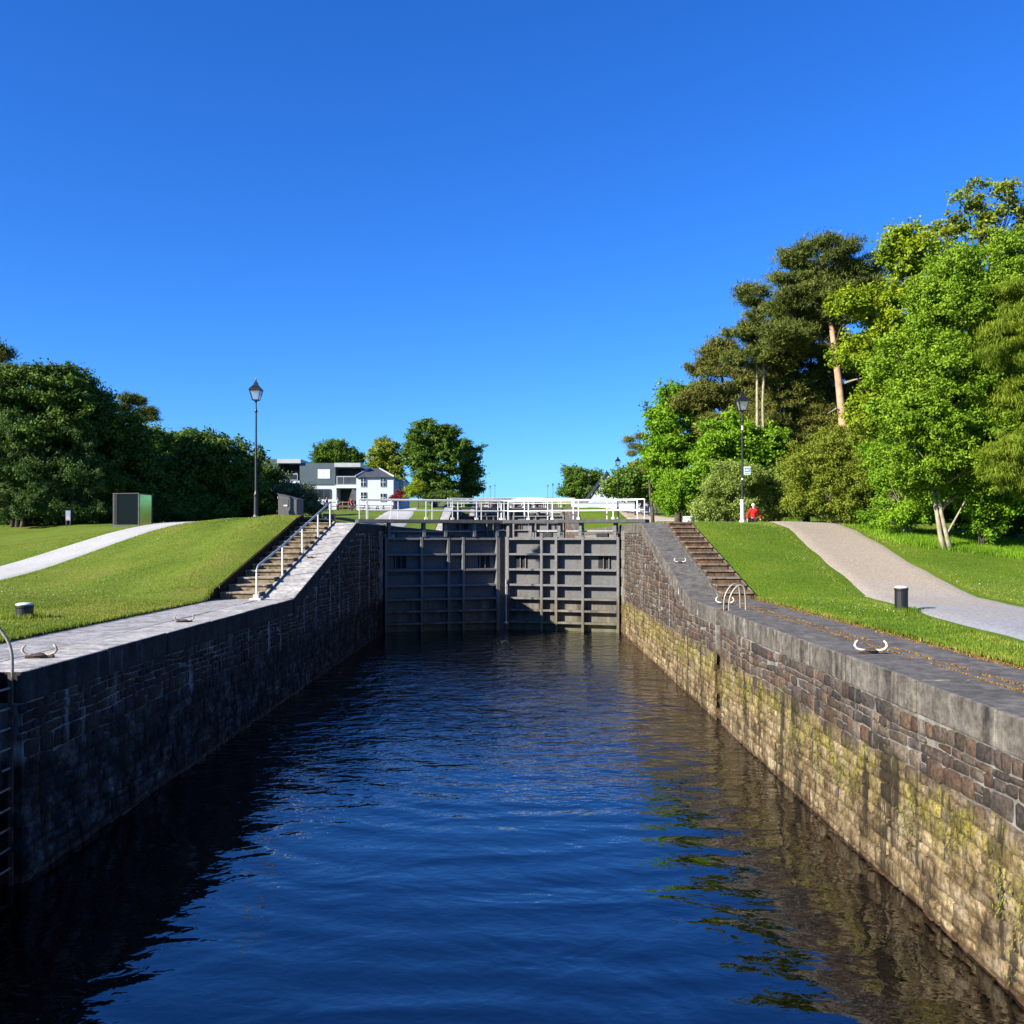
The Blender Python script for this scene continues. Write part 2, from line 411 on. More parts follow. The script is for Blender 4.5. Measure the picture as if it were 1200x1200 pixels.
def m_water():
    k = NT('canal water'); p = k.pos(); s = k.sep(p)
    chop = k.rng(s[1], 15, 27)
    flow = k.noise(k.mapv(p, (.22, .16, 1)), 1, 3, .5)
    chop = k.math('MULTIPLY', chop, k.rng(flow, .32, .62, .35, 1.15))
    a = k.noise(k.mapv(p, (.5, .75, 1), (0,0,.35)), 1.0, 2.5, .5, .9)
    b = k.noise(k.mapv(p, (.8, 1.15, 1), (0,0,-.2)), 1.7, 3, .55, .6)
    c = k.noise(k.mapv(p, (1.0, 1.3, 1), (0,0,.5)), 4.2, 2, .5, .4)
    # slow eddies turning out from the sluices
    wv = k.n('ShaderNodeTexWave', wave_type='RINGS', rings_direction='SPHERICAL')
    pm = k.n('ShaderNodeMapping'); k.put(pm.inputs[0], p); pm.inputs['Location'].default_value = (-.5, -24, 0)
    k.put(wv.inputs['Vector'], pm.outputs[0])
    wv.inputs['Scale'].default_value = .33; wv.inputs['Distortion'].default_value = 9; wv.inputs['Detail'].default_value = 3; wv.inputs['Detail Scale'].default_value = .6
    h = k.math('ADD', k.math('MULTIPLY', a, .48), k.math('MULTIPLY', k.math('MULTIPLY', b, chop), 1.6))
    h = k.math('ADD', h, k.math('MULTIPLY', k.math('MULTIPLY', c, k.rng(chop, 0, 1, .20, 1)), .34))
    h = k.math('ADD', h, k.math('MULTIPLY', wv.outputs['Fac'], .10))
    nm = k.bump(h, .6, .15)
    k.bsdf((.0002,.0003,.0004), .03, 0, .5, nm, **{'IOR': 2.25}); return k.m
M['water'] = m_water()

# ------------------------------------------------------------------ ground
def ground():
    xs = np.concatenate([-np.geomspace(3000, 70, 14), np.arange(-66, -36, 3), np.arange(-34, QL-.1, .5), [QL],
                         [QR], np.arange(QR+.42, 34, .5), np.arange(36, 66, 3), np.geomspace(70, 3000, 14)])
    ys = np.concatenate([np.arange(-60, 8, 4), np.arange(8, 64, .5), np.arange(64, 130, 2), np.arange(130, 506, 5),
                         np.geomspace(512, 4000, 12)])
    XX, YY = np.meshgrid(xs, ys)
    Z = height(XX, YY)
    V = np.stack([XX, YY, Z], -1).reshape(-1, 3)
    nx = len(xs); iL = int(np.where(xs == QL)[0][0])
    fs = []
    for j in range(len(ys)-1):
        for i in range(nx-1):
            if i == iL and ys[j] < 500: continue
            a = j*nx+i; fs.append((a, a+1, a+nx+1, a+nx))
    o = np_mesh('ground', V, np.array(fs), M['grass'], smooth=True)
    tag(o, kind='structure')
ground()
for xe, nm in ((QL, 'bank_edge_left'), (QR, 'bank_edge_right')):
    ys = np.arange(8, 64.1, .5); zt = height(np.full(len(ys), xe), ys)
    V = np.concatenate([np.stack([np.full(len(ys), xe), ys, zt], 1), np.stack([np.full(len(ys), xe), ys, zt-.8], 1)]); n = len(ys)
    tag(np_mesh(nm, V, np.array([(i, i+1, n+i+1, n+i) for i in range(n-1)]), M['soil']), kind='structure')

def ribbon(name, ctr, width, mat, lift=.03, seed=0):
    """a path draped over the terrain: ctr list of (X,Y)"""
    pts = []
    for i in range(len(ctr)-1):
        a, b = Vector(ctr[i]), Vector(ctr[i+1]); p0 = Vector(ctr[max(i-1,0)]); p3 = Vector(ctr[min(i+2, len(ctr)-1)])
        n = max(2, int((b-a).length/.4))
        for k in range(n):
            t = k/n
            pts.append(.5*((2*a)+(-p0+b)*t+(2*p0-5*a+4*b-p3)*t*t+(-p0+3*a-3*b+p3)*t**3))
    pts.append(Vector(ctr[-1]))
    rows = []; rr = np.random.default_rng(seed); K = 10
    wob = rr.normal(0, 1, (len(pts)+24, 2))
    ker = np.hanning(9); ker /= np.linalg.norm(ker)
    wob = .05*np.stack([np.convolve(wob[:,k], ker, 'same')[12:-12] for k in (0,1)], 1)
    for i, p in enumerate(pts):
        d = (pts[min(i+1, len(pts)-1)]-pts[max(i-1,0)]).normalized(); nrm = Vector((-d.y, d.x))
        w = width(i/len(pts)) if callable(width) else width
        for q in range(K+1):
            s = (q/K-.5)*w
            if q in (0, 1): s += wob[i,0]
            if q in (K, K-1): s += wob[i,1]
            X, Y = p.x+nrm.x*s, p.y+nrm.y*s
            rows.append((X, Y, gz(X, Y)+(lift if 0 < q < K else -.05)))
    m = K+1
    fs = [(i*m+q, i*m+q+1, (i+1)*m+q+1, (i+1)*m+q) for i in range(len(pts)-1) for q in range(K)]
    tag(np_mesh(name, np.array(rows), np.array(fs), mat, smooth=True), kind='structure')
    return pts
PATH_R = [(9.8,4),(10.0,12),(10.6,18),(11.4,23),(12.0,28),(12.6,34),(12.9,40),(13.3,48),(14.2,58),(14.0,70),(12.6,84),(11.6,100),(11.6,150),(11.6,220)]
PATH_L = [(-22,14),(-21.2,24),(-20.6,32),(-19.8,38),(-18.2,44),(-16.0,50),(-13.6,57),(-12.2,66),(-12,90),(-12,150),(-12,220)]
pr = ribbon('path_right', PATH_R, lambda t: 3.7, M['gravel_r'], .035, 3)
pl = ribbon('path_left', PATH_L, lambda t: 3.4, M['gravel_l'], .035, 4)
ribbon('path_quay', [(-8.6,39.6),(-8.9,42),(-9.6,48),(-10.4,56),(-11.4,66)], lambda t: 1.5, M['gravel_l'], .04, 5)
PA = np.array([(p.x,p.y) for p in pr+pl])

# ------------------------------------------------------------------ lawn blades, daisies, moss
def scatter_blades(name, X, Y, hgt, wid, mat, seed, zoff=0, lean=.5):
    r = np.random.default_rng(seed); n = len(X)
    Z = height(X, Y)+zoff
    ang = r.uniform(0, 2*np.pi, n); h = hgt*r.uniform(.5, 1.25, n); w = wid*r.uniform(.6, 1.3, n)
    dx, dy = np.cos(ang)*w/2, np.sin(ang)*w/2
    la = r.uniform(0, 2*np.pi, n); lm = h*lean*r.uniform(.2, 1, n)
    V = np.empty((n, 3, 3))
    V[:,0] = np.stack([X-dx, Y-dy, Z-.01], 1); V[:,1] = np.stack([X+dx, Y+dy, Z-.01], 1)
    V[:,2] = np.stack([X+np.cos(la)*lm, Y+np.sin(la)*lm, Z+h], 1)
    var = np.clip(.5+.22*np.sin(X*1.1+np.sin(Y*.9))*np.sin(Y*.8+X*.4)+.2*np.sin(X*.37+Y*.23)*np.sin(Y*.31-X*.5+2)+.16*np.sin(X*3.1+np.sin(Y*2.3)*2)*np.sin(Y*2.7)+r.normal(0,.24,n), 0, 1)
    o = np_mesh(name, V.reshape(-1,3), np.arange(3*n).reshape(n,3), mat, attr=np.repeat(var, 3))
    return o
def off_path(X, Y, lim):
    keep = np.ones(len(X), bool)
    for i in range(0, len(X), 20000):
        d = np.min((X[i:i+20000,None]-PA[None,:,0])**2+(Y[i:i+20000,None]-PA[None,:,1])**2, axis=1)
        keep[i:i+20000] = d > lim**2
    return keep
def lawn(side, n, seed):
    r = np.random.default_rng(seed)
    Y = 10+36*r.uniform(0,1,n)**1.25
    d = r.uniform(0,1,n)**1.2*18
    X = QL-d if side < 0 else QR+d
    vis = (np.abs((X*F/Y)) < 640)
    X, Y = X[vis], Y[vis]
    k = off_path(X, Y, 1.85); return X[k], Y[k]
X, Y = lawn(-1, 330000, 1)
tag(scatter_blades('lawn_grass', X, Y, .038, .016, LM['blade'], 2), 'sunlit mown grass on the left bank', 'grass', kind='stuff')
X, Y = lawn(1, 330000, 3)
tag(scatter_blades('lawn_grass', X, Y, .038, .016, LM['blade_r'], 4), 'lush mown grass on the right bank', 'grass', kind='stuff')
r = np.random.default_rng(5)
# longer fringe along quay edges, path edges and under the trees
n = 14000; Y = r.uniform(10, 28, n); X = np.where(r.random(n) < .5, QR+r.normal(.03,.05,n), QL-r.normal(.03,.05,n))
tag(scatter_blades('fringe_grass', X, Y, .06, .018, LM['blade'], 6), 'longer grass fringe along the quay edges', 'grass', kind='stuff')
n = 60000; t = r.uniform(0,1,n); X = 16.2+t*11+r.normal(0,.7,n); Y = 39.5-t*5+r.uniform(-1.6,3.5,n)
tag(scatter_blades('rough_grass', X, Y, .22, .03, LM['bright'], 7, lean=.6), 'tall rough grass below the right trees', 'grass', kind='stuff')
i = r.integers(0, len(PA)-1, 40000); dv = PA[i+1]-PA[i]; ok = np.linalg.norm(dv,axis=1) < 1
i, dv = i[ok], dv[ok]; nv = np.stack([-dv[:,1], dv[:,0]],1)/np.linalg.norm(dv,axis=1)[:,None]; n = len(i)
q = PA[i]+dv*r.random(n)[:,None]+nv*((1.84+np.where(i < len(pr), .12, -.12)+np.abs(r.normal(0,.14,n)))*np.where(r.random(n)<.5,-1,1))[:,None]
ok = (q[:,1] > 10) & (q[:,1] < 60); q = q[ok]
tag(scatter_blades('path_fringe_grass', q[:,0], q[:,1], .07, .025, LM['blade'], 16), 'ragged grass fringe along the gravel path edges', 'grass', kind='stuff')
def flowers(name, n, side, seed, label):
    r = np.random.default_rng(seed); cx = r.uniform(1, 13, 34); cy = r.uniform(12, 40, 34)
    i = r.integers(0, 34, n); d = np.abs(cx[i]+r.normal(0,.8,n)); Y = cy[i]+r.normal(0,1.4,n)
    X = QL-d if side < 0 else QR+d
    k = off_path(X, Y, 1.9) & (d > .15); X, Y = X[k], Y[k]; n = len(X)
    Z = height(X, Y)+.055; a = r.uniform(0, 6.28, n); s = r.uniform(.012, .026, n)
    V = np.stack([np.stack([X+np.cos(a+q)*s, Y+np.sin(a+q)*s, Z+r.normal(0,.004,n)], 1) for q in (0,1.57,3.14,4.71)], 1)
    o = np_mesh(name, V.reshape(-1,3), np.arange(4*n).reshape(n,4), LM['daisy'], attr=np.repeat(r.uniform(0,1,n),4))
    tag(o, label, 'flowers', kind='stuff')
flowers('daisies', 1500, -1, 21, 'white daisies and clover dotted over the left bank')
flowers('daisies', 1700, 1, 22, 'white daisies and clover dotted over the right bank')

# ------------------------------------------------------------------ chamber walls
def coping_top(Y): return float(step_prof(Y))
PALS = [(.045,.041,.04),(.06,.05,.044),(.075,.066,.058),(.05,.046,.048),(.085,.064,.048),(.034,.032,.033),(.10,.09,.078),(.07,.048,.038)]
def rubble(face, sgn, y0, y1, zt, seed, holes=(), zbot=-.35, sc=1.0):
    rr = random.Random(seed); V = []; Fq = []; T = []; Ft = []
    rows = [zbot]
    while rows[-1] < zt: rows.append(rows[-1]+rr.uniform(.10, .27)*sc)
    def line(i, y): return rows[i]+.035*sc*math.sin(y*.8+i*.5)+.014*sc*math.sin(y*2.7+i*1.1)+.009*math.sin(y*6.1+i*2)
    for i in range(len(rows)-1):
        y = y0+rr.uniform(-.3, 0)
        while y < y1:
            w = rr.uniform(.12, .48)*sc*(1 if rr.random() < .85 else 1.4)
            ya, yb = max(y, y0), min(y+w, y1); y += w
            if yb-ya < .08: continue
            if any(a < (ya+yb)/2 < b for a, b in holes): continue
            pieces = [(0, 1)]
            if w < .34*sc and rows[i+1]-rows[i] > .24*sc and rr.random() < .5: pieces = [(0, .5), (.5, 1)]
            for (fa, fb) in pieces:
                j = [rr.uniform(-.02, .02) for _ in range(4)]
                def zz(f, yy):
                    a, b = line(i, yy), line(i+1, yy)
                    return min(a+(b-a)*f, coping_top(yy)-.43)
                g = .008*rr.uniform(.5, 2.0)
                q = [(ya+g+j[0], zz(fa, ya)+g), (yb-g+j[1], zz(fa, yb)+g), (yb-g+j[2], zz(fb, yb)-g), (ya+g+j[3], zz(fb, ya)-g)]
                if min(q[2][1]-q[1][1], q[3][1]-q[0][1]) < .045 or min(q[1][0]-q[0][0], q[2][0]-q[3][0]) < .06: continue
                poly = []
                for c in range(4):
                    a, b, d = q[c-1], q[c], q[(c+1)%4]
                    f1, f2 = rr.uniform(.04,.16), rr.uniform(.04,.16)
                    poly += [(b[0]+(a[0]-b[0])*f1, b[1]+(a[1]-b[1])*f1), (b[0]+(d[0]-b[0])*f2, b[1]+(d[1]-b[1])*f2)]
                cy = sum(p[0] for p in poly)/8; cz = sum(p[1] for p in poly)/8
                dep = rr.uniform(.008, .036); o = len(V)
                tilt = (rr.uniform(-.05,.05), rr.uniform(-.06,.06))
                for p in poly: V.append((face+sgn*.004, p[0], p[1]))
                for p in poly:
                    e = .94
                    yy, z2 = cy+(p[0]-cy)*e, cz+(p[1]-cz)*e
                    V.append((face-sgn*(dep+tilt[0]*(yy-cy)+tilt[1]*(z2-cz)), yy, z2))
                V.append((face-sgn*(dep+.004), cy, cz))
                base = PALS[rr.randrange(len(PALS))]; br = rr.uniform(.75, 1.35); T += [tuple(c*br for c in base)]*17
                for c in range(8):
                    d = (c+1)%8
                    Ft += [(o+c, o+d, o+8+d), (o+c, o+8+d, o+8+c), (o+8+c, o+8+d, o+16)]
    V = np.array(V); Fx = np.array(Ft)
    if sgn < 0: Fx = Fx[:, ::-1]
    return V, Fx, np.array(T)

def ramp_breaks(y0, y1, step=2.6):
    ys = set([y0, y1]); k = y0
    while k < y1: ys.add(round(k, 3)); k += step
    for n in range(8):
        for b in (28+PITCH*n, 39+PITCH*n):
            if y0 < b < y1: ys.add(b)
    ys = sorted(ys); out = [ys[0]]
    for v in ys[1:]:
        if v-out[-1] > .25 or v == y1: out.append(v)
        elif any(abs(v-b-PITCH*n) < 1e-6 for n in range(8) for b in (28, 39)): out[-1] = v
    return out

def coping(parent, name, xin, xout, y0, y1, mat, hgt=.43, gap=.010, seed=0, step=2.6):
    mb = MB(); rr = random.Random(seed); ys = ramp_breaks(y0, y1, step)
    for a, b in zip(ys[:-1], ys[1:]):
        z0, z1 = coping_top(a+1e-4), coping_top(b-1e-4); dz = rr.uniform(-.010, .010); dx = rr.uniform(-.014, .014)
        s = 1 if xout > xin else -1
        xi = xin+dx
        mb.hexa([(xi, a+gap, z0-hgt), (xout, a+gap, z0-hgt), (xout, b-gap, z1-hgt), (xi, b-gap, z1-hgt),
                 (xi, a+gap, z0+dz), (xout, a+gap, z0+dz), (xout, b-gap, z1+dz), (xi, b-gap, z1+dz)])
    return mb.build(name, mat, parent, bevel=.025)

def strip(name, x0, x1, y0, y1, mat, dz=0):
    ys = ramp_breaks(y0, y1, 2.0); V = []; 
    for y in ys:
        z = coping_top(y)+dz
        V += [(x0, y, z), (x1, y, z), (x0, y, z-.5), (x1, y, z-.5)]
    fs = []
    for i in range(len(ys)-1):
        a = 4*i; fs += [(a, a+1, a+5, a+4), (a, a+4, a+6, a+2), (a+1, a+3, a+7, a+5)]
    o = MB().add(V, fs).build(name, mat); tag(o, kind='structure'); return o

Y_END = 492.0
LAD_L = (12.05, 12.75); LAD_R = (23.55, 24.25)
def chamber_wall(side):
    face, sgn, q, cm = (XR, 1, QR, M['coping_r']) if side > 0 else (XL, -1, QL, M['coping_l'])
    lad = LAD_R if side > 0 else LAD_L
    lab = 'sunlit rubble stone chamber wall on the right, dark above and algae stained below' if side > 0 else 'shadowed rubble stone chamber wall on the left under pale coping'
    t = thing('lock_wall', lab, 'stone wall', (0,0,0), 0, 'stone walls of the lock chamber')
    V, Fx, T = rubble(face, sgn, 2.0, 47.6, 5.0, 31+side, [lad])
    np_mesh('masonry', V, Fx, M['stone' if side > 0 else 'stone_l'], t, color=T*(.8 if side > 0 else .45))  # left stones tinted darker to carry the wall's shade
    # mortar core with ladder recess
    mb = MB(); back = face+sgn*.9
    segs = [(-40, lad[0], 0), (lad[0], lad[1], .28), (lad[1], 28, 0), (28, 39, 0), (39, 49.2, 0)]
    for a, b, rec in segs:
        z0, z1 = coping_top(a)-.428, coping_top(b-1e-4)-.428
        f = face+sgn*rec
        mb.hexa([(f,a,-3),(back,a,-3),(back,b,-3),(f,b,-3),(f,a,z0),(back,a,z0),(back,b,z1),(f,b,z1)])
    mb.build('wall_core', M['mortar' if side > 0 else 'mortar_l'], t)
    w = 1.0*sgn
    inn = face-sgn*.035
    c1, c2 = face+sgn*.85, face+sgn*.92
    # coping: wide cap stones on the level quay, narrower beside the steps
    ranges = [(-40, lad[0]), (lad[1], 28)]
    for a, b in ranges: coping(t, 'coping', inn, c1, a, b, cm, seed=int(abs(a))+side)
    mb = MB(); z = LOW
    mb.box(min(face+sgn*.29, c1), max(face+sgn*.29, c1), lad[0], lad[1], z-.43, z).build('coping', cm, t)
    coping(t, 'coping', inn, face+sgn*.9, 28.02, 39, cm, seed=3, step=3.7)
    coping(t, 'coping', inn, c1, 39.02, 47.4, cm, seed=4)
    coping(t, 'coping', face+sgn*.25, c1, 47.42, 49.0, cm, seed=4)
    # hollow quoin: dressed stone pier beside the gate
    mb = MB()
    z = -.4
    k = 0
    while z < 4.8:
        d = .07 if k % 2 else .05
        mb.box(*sorted((face-sgn*d, face+sgn*.5)), 44.9+(.0 if k % 2 else .25), 46.2, z, z+.44); z += .452; k += 1
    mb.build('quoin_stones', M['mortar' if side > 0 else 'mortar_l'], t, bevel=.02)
    return t
chamber_wall(1); chamber_wall(-1)

def upper_wall(side):
    face, sgn, cm = (XR, 1, M['coping_r']) if side > 0 else (XL, -1, M['coping_l'])
    lab = 'right stone wall of the upper locks climbing away behind the first gate' if side > 0 else 'left stone wall of the upper locks climbing away behind the first gate'
    t = thing('lock_wall', lab, 'stone wall', (0,0,0), 0, 'stone walls of the upper locks')
    V, Fx, T = rubble(face, sgn, 85.3, 104, 7.4, 90+side, (), 4.0, 1.5)
    np_mesh('masonry', V, Fx, M['stone'], t, color=T)
    mb = MB(); back = face+sgn*.9
    ys = [49.2]
    for n in range(1, 9): ys += [28+PITCH*n, 39+PITCH*n]
    ys = [y for y in ys if y < Y_END]+[Y_END]
    for a, b in zip(ys[:-1], ys[1:]):
        z0, z1 = coping_top(a+1e-4)-.43, coping_top(b-1e-4)-.43
        mb.hexa([(face,a,1),(back,a,1),(back,b,1),(face,b,1),(face,a,z0),(back,a,z0),(back,b,z1),(face,b,z1)])
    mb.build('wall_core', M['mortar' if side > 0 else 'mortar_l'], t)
    coping(t, 'coping', face-sgn*.035, face+sgn*.85, 49.02, Y_END, cm, seed=9, step=6)
upper_wall(1); upper_wall(-1)

strip('quay_left', QL-.12, XL-.855, -40, 28, M['quay_l'], -.012)
strip('quay_right', XR+.855, QR+.12, -40, 28, M['quay_r'], -.012)
strip('upper_quay_left', QL-.12, XL-.855, 39.0, 84.9, M['quay_l'], -.02)
strip('upper_quay_right', XR+.855, QR+.12, 39.0, 84.9, M['quay_r'], -.02)
strip('far_quay_left', QL-.12, XL-.905, 85, Y_END, M['grass'], .0)
strip('far_quay_right', XR+.905, QR+.12, 85, Y_END, M['grass'], .0)

# dry moss growing in the joints of the right quay
def moss_line(xf, n, seed, spread, y0=9, y1=28, h=.03):
    r = np.random.default_rng(seed); Y = r.uniform(y0, y1, n)
    k = (np.sin(Y*2.1+seed)+np.sin(Y*5.3)+r.normal(0,.6,n)) > -.7; Y = Y[k]; n = len(Y)
    X = xf+r.normal(0, spread, n)+.02*np.sin(Y*3); Z = step_prof(Y)-.012
    a = r.uniform(0,6.28,n); hh = h*r.uniform(.3,1.0,n); w = r.uniform(.006,.018,n)
    V = np.empty((n,3,3)); V[:,0] = np.stack([X-np.cos(a)*w,Y-np.sin(a)*w,Z],1); V[:,1] = np.stack([X+np.cos(a)*w,Y+np.sin(a)*w,Z],1)
    V[:,2] = np.stack([X+r.normal(0,.02,n),Y+r.normal(0,.02,n),Z+hh],1)
    return V.reshape(-1,3), np.repeat(r.uniform(0,1,n),3)
Va, va = [], []
for args in ((XR+.86, 9000, 1, .016), (XR+1.12, 2200, 2, .02), (QR-.02, 22000, 3, .045)):
    a, b = moss_line(*args); Va.append(a); va.append(b)
V = np.concatenate(Va); tag(np_mesh('moss', V, np.arange(len(V)).reshape(-1,3), LM['moss'], attr=np.concatenate(va)), 'dry orange moss along the joints of the right quay', 'moss', kind='stuff')
Va, va = [], []
a, b = moss_line(QL+.02, 2500, 5, .03, 12, 28); V = a
tag(np_mesh('moss', V, np.arange(len(V)).reshape(-1,3), LM['olive'], attr=b), 'olive moss fringe along the back of the left quay', 'moss', kind='stuff')
# the dark open joint between coping and paving on the left
strip('quay_joint', XL-.875, XL-.853, -40, 28, M['dark'], -.004)

# weed tufts hanging on the right wall's tide band
def weed():
    r = np.random.default_rng(44); n = 9000
    Y = 3+44*r.uniform(0,1,n)**1.0
    cz = 1.25+.18*np.sin(Y*1.3)+.12*np.sin(Y*3.7+1)
    Z = cz-np.abs(r.normal(0,.28,n))*(1+.9*(np.sin(Y*2.9)+np.sin(Y*7.3) > .9))
    dens = (np.sin(Y*2.2+.4)+np.sin(Y*5.1+2)+np.sin(Y*.9)+r.normal(0,.7,n)) > .25
    Y, Z = Y[dens], Z[dens]; n = len(Y)
    L = r.uniform(.02,.06,n); w = r.uniform(.004,.010,n); X = XR-.045-r.uniform(0,.03,n)
    V = np.empty((n,3,3)); V[:,0] = np.stack([X,Y-w,Z],1); V[:,1] = np.stack([X,Y+w,Z],1); V[:,2] = np.stack([X-r.uniform(.0,.03,n),Y+r.normal(0,.02,n),Z-L],1)
    tag(np_mesh('water_weed', V.reshape(-1,3), np.arange(3*n).reshape(n,3), LM['weed'], attr=np.repeat(r.uniform(0,1,n),3)), 'yellow green weed hanging along the tide line of the right wall', 'weed', kind='stuff')
weed()

# ------------------------------------------------------------------ water
o = MB().add([(XL-.3,-60,0),(XR+.3,-60,0),(XR+.3,50,0),(XL-.3,50,0)], [(0,1,2,3)]).build('water', M['water']); tag(o, kind='structure')
o = MB().add([(XL-40,-300,-.004),(XR+40,-300,-.004),(XR+40,-40.5,-.004),(XL-40,-40.5,-.004)], [(0,1,2,3)]).build('canal_basin_water', M['water']); tag(o, kind='structure')
for n in range(8):
    z = 4.3+RISE*n; a = 49.0+PITCH*n
    o = MB().add([(XL-.1,a,z),(XR+.1,a,z),(XR+.1,a+PITCH-1,z),(XL-.1,a+PITCH-1,z)], [(0,1,2,3)]).build('lock_water', M['water']); tag(o, kind='structure')

# ------------------------------------------------------------------ lock gates
GATE_N = 8
ORD = ['first', 'second', 'third', 'fourth', 'fifth', 'sixth', 'seventh', 'eighth']
def gate_leaf(sx, loc, rot, label):
    t = thing('lock_gate', label, 'lock gate', loc, rot, 'leaves of the lock gates up the flight')
    Lw = 6.12
    def bx(x0, x1, y0, y1, z0, z1):
        a, b = sorted((sx*x0, sx*x1)); return (a, b, y0, y1, z0, z1)
    MB().box(*bx(.05, Lw-.3, .0, .06, -1.2, 4.60)).build('plate', M['gate_plate'], t)
    zs = [4.58, 3.80, 3.02, 2.24, 1.56, .96, .36, -.35]
    for z in zs: MB().box(*bx(.12, Lw-.42, -.35, -.002, z, z+.105)).build('beam', M['gate'], t, bevel=.012)
    for f in (.30, .525, .65): MB().box(*bx(Lw*f-.065, Lw*f+.065, -.365, -.004, -.9, 4.72)).build('rib', M['gate'], t, bevel=.012)
    MB().box(*bx(-.02, .115, -.37, .1, -1.2, 4.72)).build('heel_post', M['gate'], t, bevel=.02)
    MB().box(*bx(Lw-.415, Lw-.215, -.37, .12, -1.2, 4.74)).build('toe_post', M['gate'], t, bevel=.02)
    MB().box(*bx(Lw-.21, Lw-.012, -.2, .16, -1.2, 4.70)).build('mitre_timber', M['timber'], t, bevel=.02)
    # sluice openings with their frames and rods
    for f in (.13, .84):
        x = Lw*f
        MB().box(*bx(x-.32, x+.32, -.012, -.003, 3.17, 3.76)).build('sluice_opening', M['dark'], t)
        MB().box(*bx(x+.02, x+.055, -.10, -.02, 3.15, 3.785)).build('sluice_rod', M['gate'], t)
        MB().box(*bx(x-.26, x-.21, -.09, -.02, 3.15, 3.785)).build('sluice_rod', M['gate'], t)
    for f0, f1 in ((.03,.285),(.32,.51),(.542,.635),(.668,.93)):
        x0, x1 = Lw*f0, Lw*f1; out = [(x1, 2.93), (x0, 2.93)]; x = x0
        while x < x1-.12: out += [(x, 2.80), (x+.06, 2.80), (x+.06, 2.90), (x+.12, 2.90)]; x += .12
        out.append((x1, 2.90))
        MB().prism([(sx*p, q) for p, q in out], -.02, -.003).build('bolt_strip', M['deck'], t)
    # walkway with its supports
    MB().box(*bx(-1.35, Lw-.03, -.62, .62, 5.43, 5.60)).build('walkway', M['deck'], t, bevel=.01)
    for x in (.2, 1.95, 3.05, 4.55, 5.75):
        MB().box(*bx(x-.075, x+.075, -.40, -.28, 4.74, 5.425)).box(*bx(x-.05, x+.05, .1, .2, 4.62, 5.425)).box(*bx(x-.09, x+.09, -.42, -.27, 5.0, 5.10)).build('support', M['gate'], t, bevel=.008)
    MB().tube([(sx*.3,-.12,5.02),(sx*4.4,-.12,5.02)], .035, 8).build('paddle_rod', M['galv'], t)
    MB().box(*bx(.6, 1.2, -.1, .2, 4.72, 4.92)).build('paddle_gear', M['black_iron'], t, bevel=.02)
    MB().box(*bx(3.5, 4.0, -.1, .2, 4.72, 4.95)).build('paddle_gear', M['black_iron'], t, bevel=.02)
    # two railings
    for yy, zb, inset in ((-.56, 5.6, 0), (.56, 5.6, .55)):
        posts = [-1.30+inset, -.95+inset*.4, .25+inset, 2.0+inset, 3.35+inset, 4.6+inset, Lw-.07]
        mb = MB()
        for x in posts:
            mb.box(*bx(x-.021, x+.021, yy-.021, yy+.021, zb, 6.56))
            if inset == 0 and x > 0: mb.box(*bx(x-.075, x+.075, yy-.07, yy+.07, zb, zb+.10))
        mb.tube([(sx*(posts[0]), yy, 6.57), (sx*(Lw-.06), yy, 6.57)], .034, 8)
        mb.tube([(sx*(posts[0]), yy, 6.06), (sx*(Lw-.06), yy, 6.06)], .022, 8)
        mb.build('railing', M['white_paint'], t)
    for z in (6.57, 6.06): MB().tube([(sx*-1.3,-.56,z),(sx*-1.3,-.2,z)], .035, 6).build('end_rail', M['white_paint'], t)
    return t
GA = R(17.5)
gl = gate_leaf(1, (XL+.06, YG, 0), GA, 'left leaf of the nearest closed lock gate, mostly in shadow, white railing on top')
gr = gate_leaf(-1, (XR-.06, YG, 0), -GA, 'right leaf of the nearest closed lock gate, sunlit, white railing on top')
for n in range(1, GATE_N):
    dup(gl, (XL+.06, YG+PITCH*n, RISE*n), GA, 'left leaf of the %s white-railed lock gate up the flight' % ORD[n])
    dup(gr, (XR-.06, YG+PITCH*n, RISE*n), -GA, 'right leaf of the %s white-railed lock gate up the flight' % ORD[n])
# water gauge pipe hanging at the mitre
g = thing('gauge_pipe', 'thin steel pipe hanging in front of the gate mitre above the water', 'pipe', (XL+6.1, YG+1.3, 0))
MB().tube([(0,0,.35),(0,0,2.6)], .035, 8).build('tube', M['galv'], g)
MB().lathe([(.10,0),(.12,.03),(.12,.1),(.10,.13)], 12, (0,0,.3)).build('foot', M['galv'], g)
MB().box(-.05,.05,0,.40,2.4,2.46).build('bracket', M['galv'], g)

